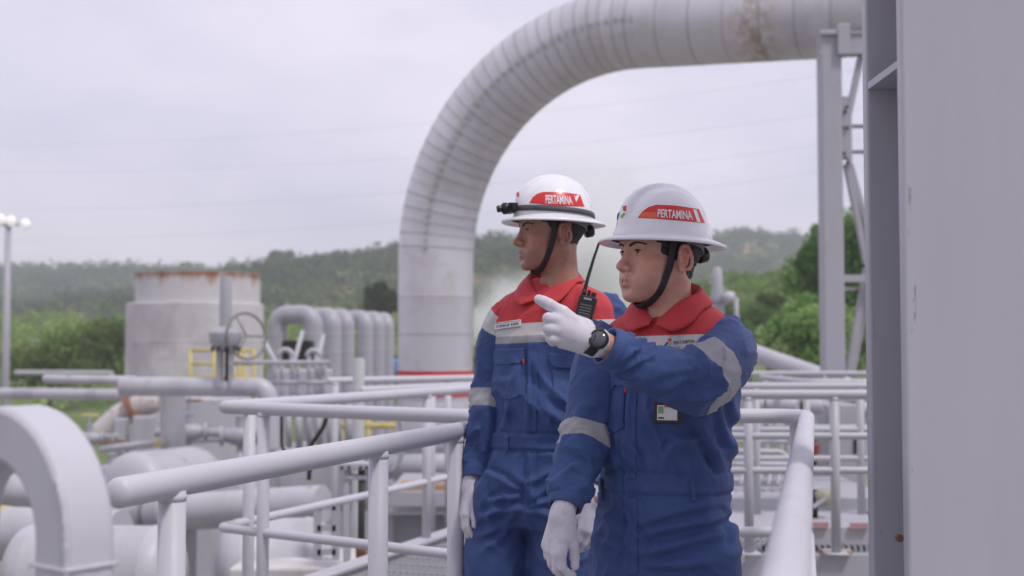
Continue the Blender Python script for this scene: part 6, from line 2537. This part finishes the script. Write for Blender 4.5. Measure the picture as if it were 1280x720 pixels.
# more small pipework on the left
for i, (px, py, D_, lab) in enumerate(((112, 548, 21, 'small globe valve with a round wheel left of the narrow white box'), (236, 540, 15.5, 'small valve with a round wheel in front of the stout drum'),
                                       (300, 545, 14.5, 'small valve with a round wheel right of the stout drum, behind the posts'), (140, 590, 16, 'small valve with a round wheel above the domed white vessel'))):
    q_ = P(px, py, D_)
    sv = empty('globe_valve', (q_.x, D_, q_.z - .5))
    tag(sv, lab, 'valve')
    MB().rev([(.06, -.22), (.11, -.22), (.11, -.18), (.06, -.17), (.10, -.08), (.11, 0), (.10, .08), (.06, .17), (.11, .18), (.11, .22), (.06, .22)], q_, (1, .15, 0), 20).build('body', GREY_PIPE, sv, auto=40)
    MB().rev([(.05, .05), (.05, .22), (.025, .24), (.02, .42), (0, .42)], q_, (0, 0, 1), 14).build('bonnet', GREY_PIPE, sv, auto=40)
    w_ = q_ + Vector((0, 0, .38))
    wb_ = MB().tube([w_ + Vector((math.cos(a_), math.sin(a_), 0)) * .14 for a_ in np.linspace(0, 2 * math.pi, 25)], .012, 8, caps=False)
    for a_ in (0, 2.09, 4.19):
        wb_.tube([w_, w_ + Vector((math.cos(a_), math.sin(a_), 0)) * .14], .008, 6)
    wb_.build('handwheel', RUSTY if i % 2 else YELLOW, sv)
    MB().tube([q_ - Vector((0, 0, .08)), q_ - Vector((0, 0, 1.8))], .035, 10).build('support', RAIL_FAR, sv)
pipe('grey pipe running level behind the small globe valve at left', [P(70, 549, 21.3), P(112, 548, 21.2), P(150, 546, 21.0)], .06, GREY_PIPE, .01)
pipe('slim pipe through the small valve in front of the stout drum', [P(196, 541, 15.7), P(236, 540, 15.6), P(330, 543, 15.2)], .055, GREY_PIPE, .01)
pipe('rust stained pipe bending down left of the domed white vessel', [P(20, 598, 17), P(118, 596, 16.6), P(120, 680, 16.6)], .09, paint('stained_pipe', (.42, .40, .40), .6, .8, (.30, .17, .10), 3, .7), .12)
# ------------------------------------------------------------------ camera, light, sky
cam = bpy.data.cameras.new('camera')
cam.sensor_width = 36
cam.lens = 36 * F / 1280
cam.clip_start, cam.clip_end = .05, 9000
cam.dof.use_dof = True
cam.dof.focus_distance = 3.0
cam.dof.aperture_fstop = 3.6
co = bpy.data.objects.new('camera', cam)
COL.objects.link(co)
co.location = (0, 0, EYE)
co.rotation_euler = (math.pi / 2 + TILT, 0, 0)
SC.camera = co

SUN_EL, SUN_AZ = R(58), R(-35)     # azimuth: direction the light comes from, measured from +Y towards -X ... camera side left
sl = bpy.data.lights.new('sun', 'SUN')
sl.energy = 1.5
sl.angle = R(11)
sl.color = (1, .975, .95)
so = bpy.data.objects.new('sun', sl)
COL.objects.link(so)
sd = Vector((.42, -.42, 1.0)).normalized()       # towards the sun
so.rotation_euler = sd.to_track_quat('Z', 'Y').to_euler()

w = bpy.data.worlds.new('World')
SC.world = w
w.use_nodes = True
nt = w.node_tree
bg = nt.nodes['Background']
sky = nt.nodes.new('ShaderNodeTexSky')
sky.sky_type = 'NISHITA'
sky.sun_disc = False
sky.sun_elevation = math.asin(sd.z)
sky.sun_rotation = math.atan2(sd.x, sd.y)
tc = nt.nodes.new('ShaderNodeTexCoord')
mp = nt.nodes.new('ShaderNodeMapping')
mp.inputs['Scale'].default_value = (1.0, 1.0, 2.6)
nt.links.new(tc.outputs['Generated'], mp.inputs[0])
nz = nt.nodes.new('ShaderNodeTexNoise')
nz.inputs['Scale'].default_value = 3.2
nz.inputs['Detail'].default_value = 6
nz.inputs['Roughness'].default_value = .52
nt.links.new(mp.outputs[0], nz.inputs['Vector'])
cr = nt.nodes.new('ShaderNodeValToRGB')
cr.color_ramp.elements[0].position = .34
cr.color_ramp.elements[0].color = (.60, .585, .745, 1)
cr.color_ramp.elements[1].position = .62
cr.color_ramp.elements[1].color = (.81, .755, .880, 1)
nt.links.new(nz.outputs['Fac'], cr.inputs[0])
sx_ = nt.nodes.new('ShaderNodeSeparateXYZ')
nt.links.new(tc.outputs['Generated'], sx_.inputs[0])
gr = nt.nodes.new('ShaderNodeMapRange')      # sky set slightly dimmer overhead, added to lower the fill light
gr.inputs[1].default_value, gr.inputs[2].default_value = .18, .9
gr.inputs[3].default_value, gr.inputs[4].default_value = 8.45, 8.2
nt.links.new(sx_.outputs[2], gr.inputs[0])
vm = nt.nodes.new('ShaderNodeVectorMath')
vm.operation = 'SCALE'
nt.links.new(cr.outputs[0], vm.inputs[0])
nt.links.new(gr.outputs[0], vm.inputs['Scale'])
mx = nt.nodes.new('ShaderNodeMix')
mx.data_type = 'RGBA'
mx.inputs[0].default_value = .94
nt.links.new(sky.outputs[0], mx.inputs[6])
fb = nt.nodes.new('ShaderNodeMapRange')      # added dimming of the unseen sky behind the camera, cuts frontal fill
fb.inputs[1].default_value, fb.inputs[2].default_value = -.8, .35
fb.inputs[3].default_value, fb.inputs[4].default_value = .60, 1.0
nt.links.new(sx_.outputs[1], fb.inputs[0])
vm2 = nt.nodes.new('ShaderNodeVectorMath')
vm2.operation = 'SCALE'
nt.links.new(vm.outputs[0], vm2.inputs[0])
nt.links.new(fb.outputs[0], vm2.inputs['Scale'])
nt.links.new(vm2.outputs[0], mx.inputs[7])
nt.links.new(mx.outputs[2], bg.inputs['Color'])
bg.inputs['Strength'].default_value = .1

vs = SC.view_settings
vs.view_transform = 'Standard'
vs.look = 'None'
vs.gamma = 1
vs.exposure = .50
vs.use_curve_mapping = False
SC.cycles.max_bounces = 10
SC.cycles.diffuse_bounces = 3
SC.cycles.glossy_bounces = 3
SC.cycles.transparent_max_bounces = 8
SC.cycles.sample_clamp_indirect = 4
SC.cycles.use_denoising = True
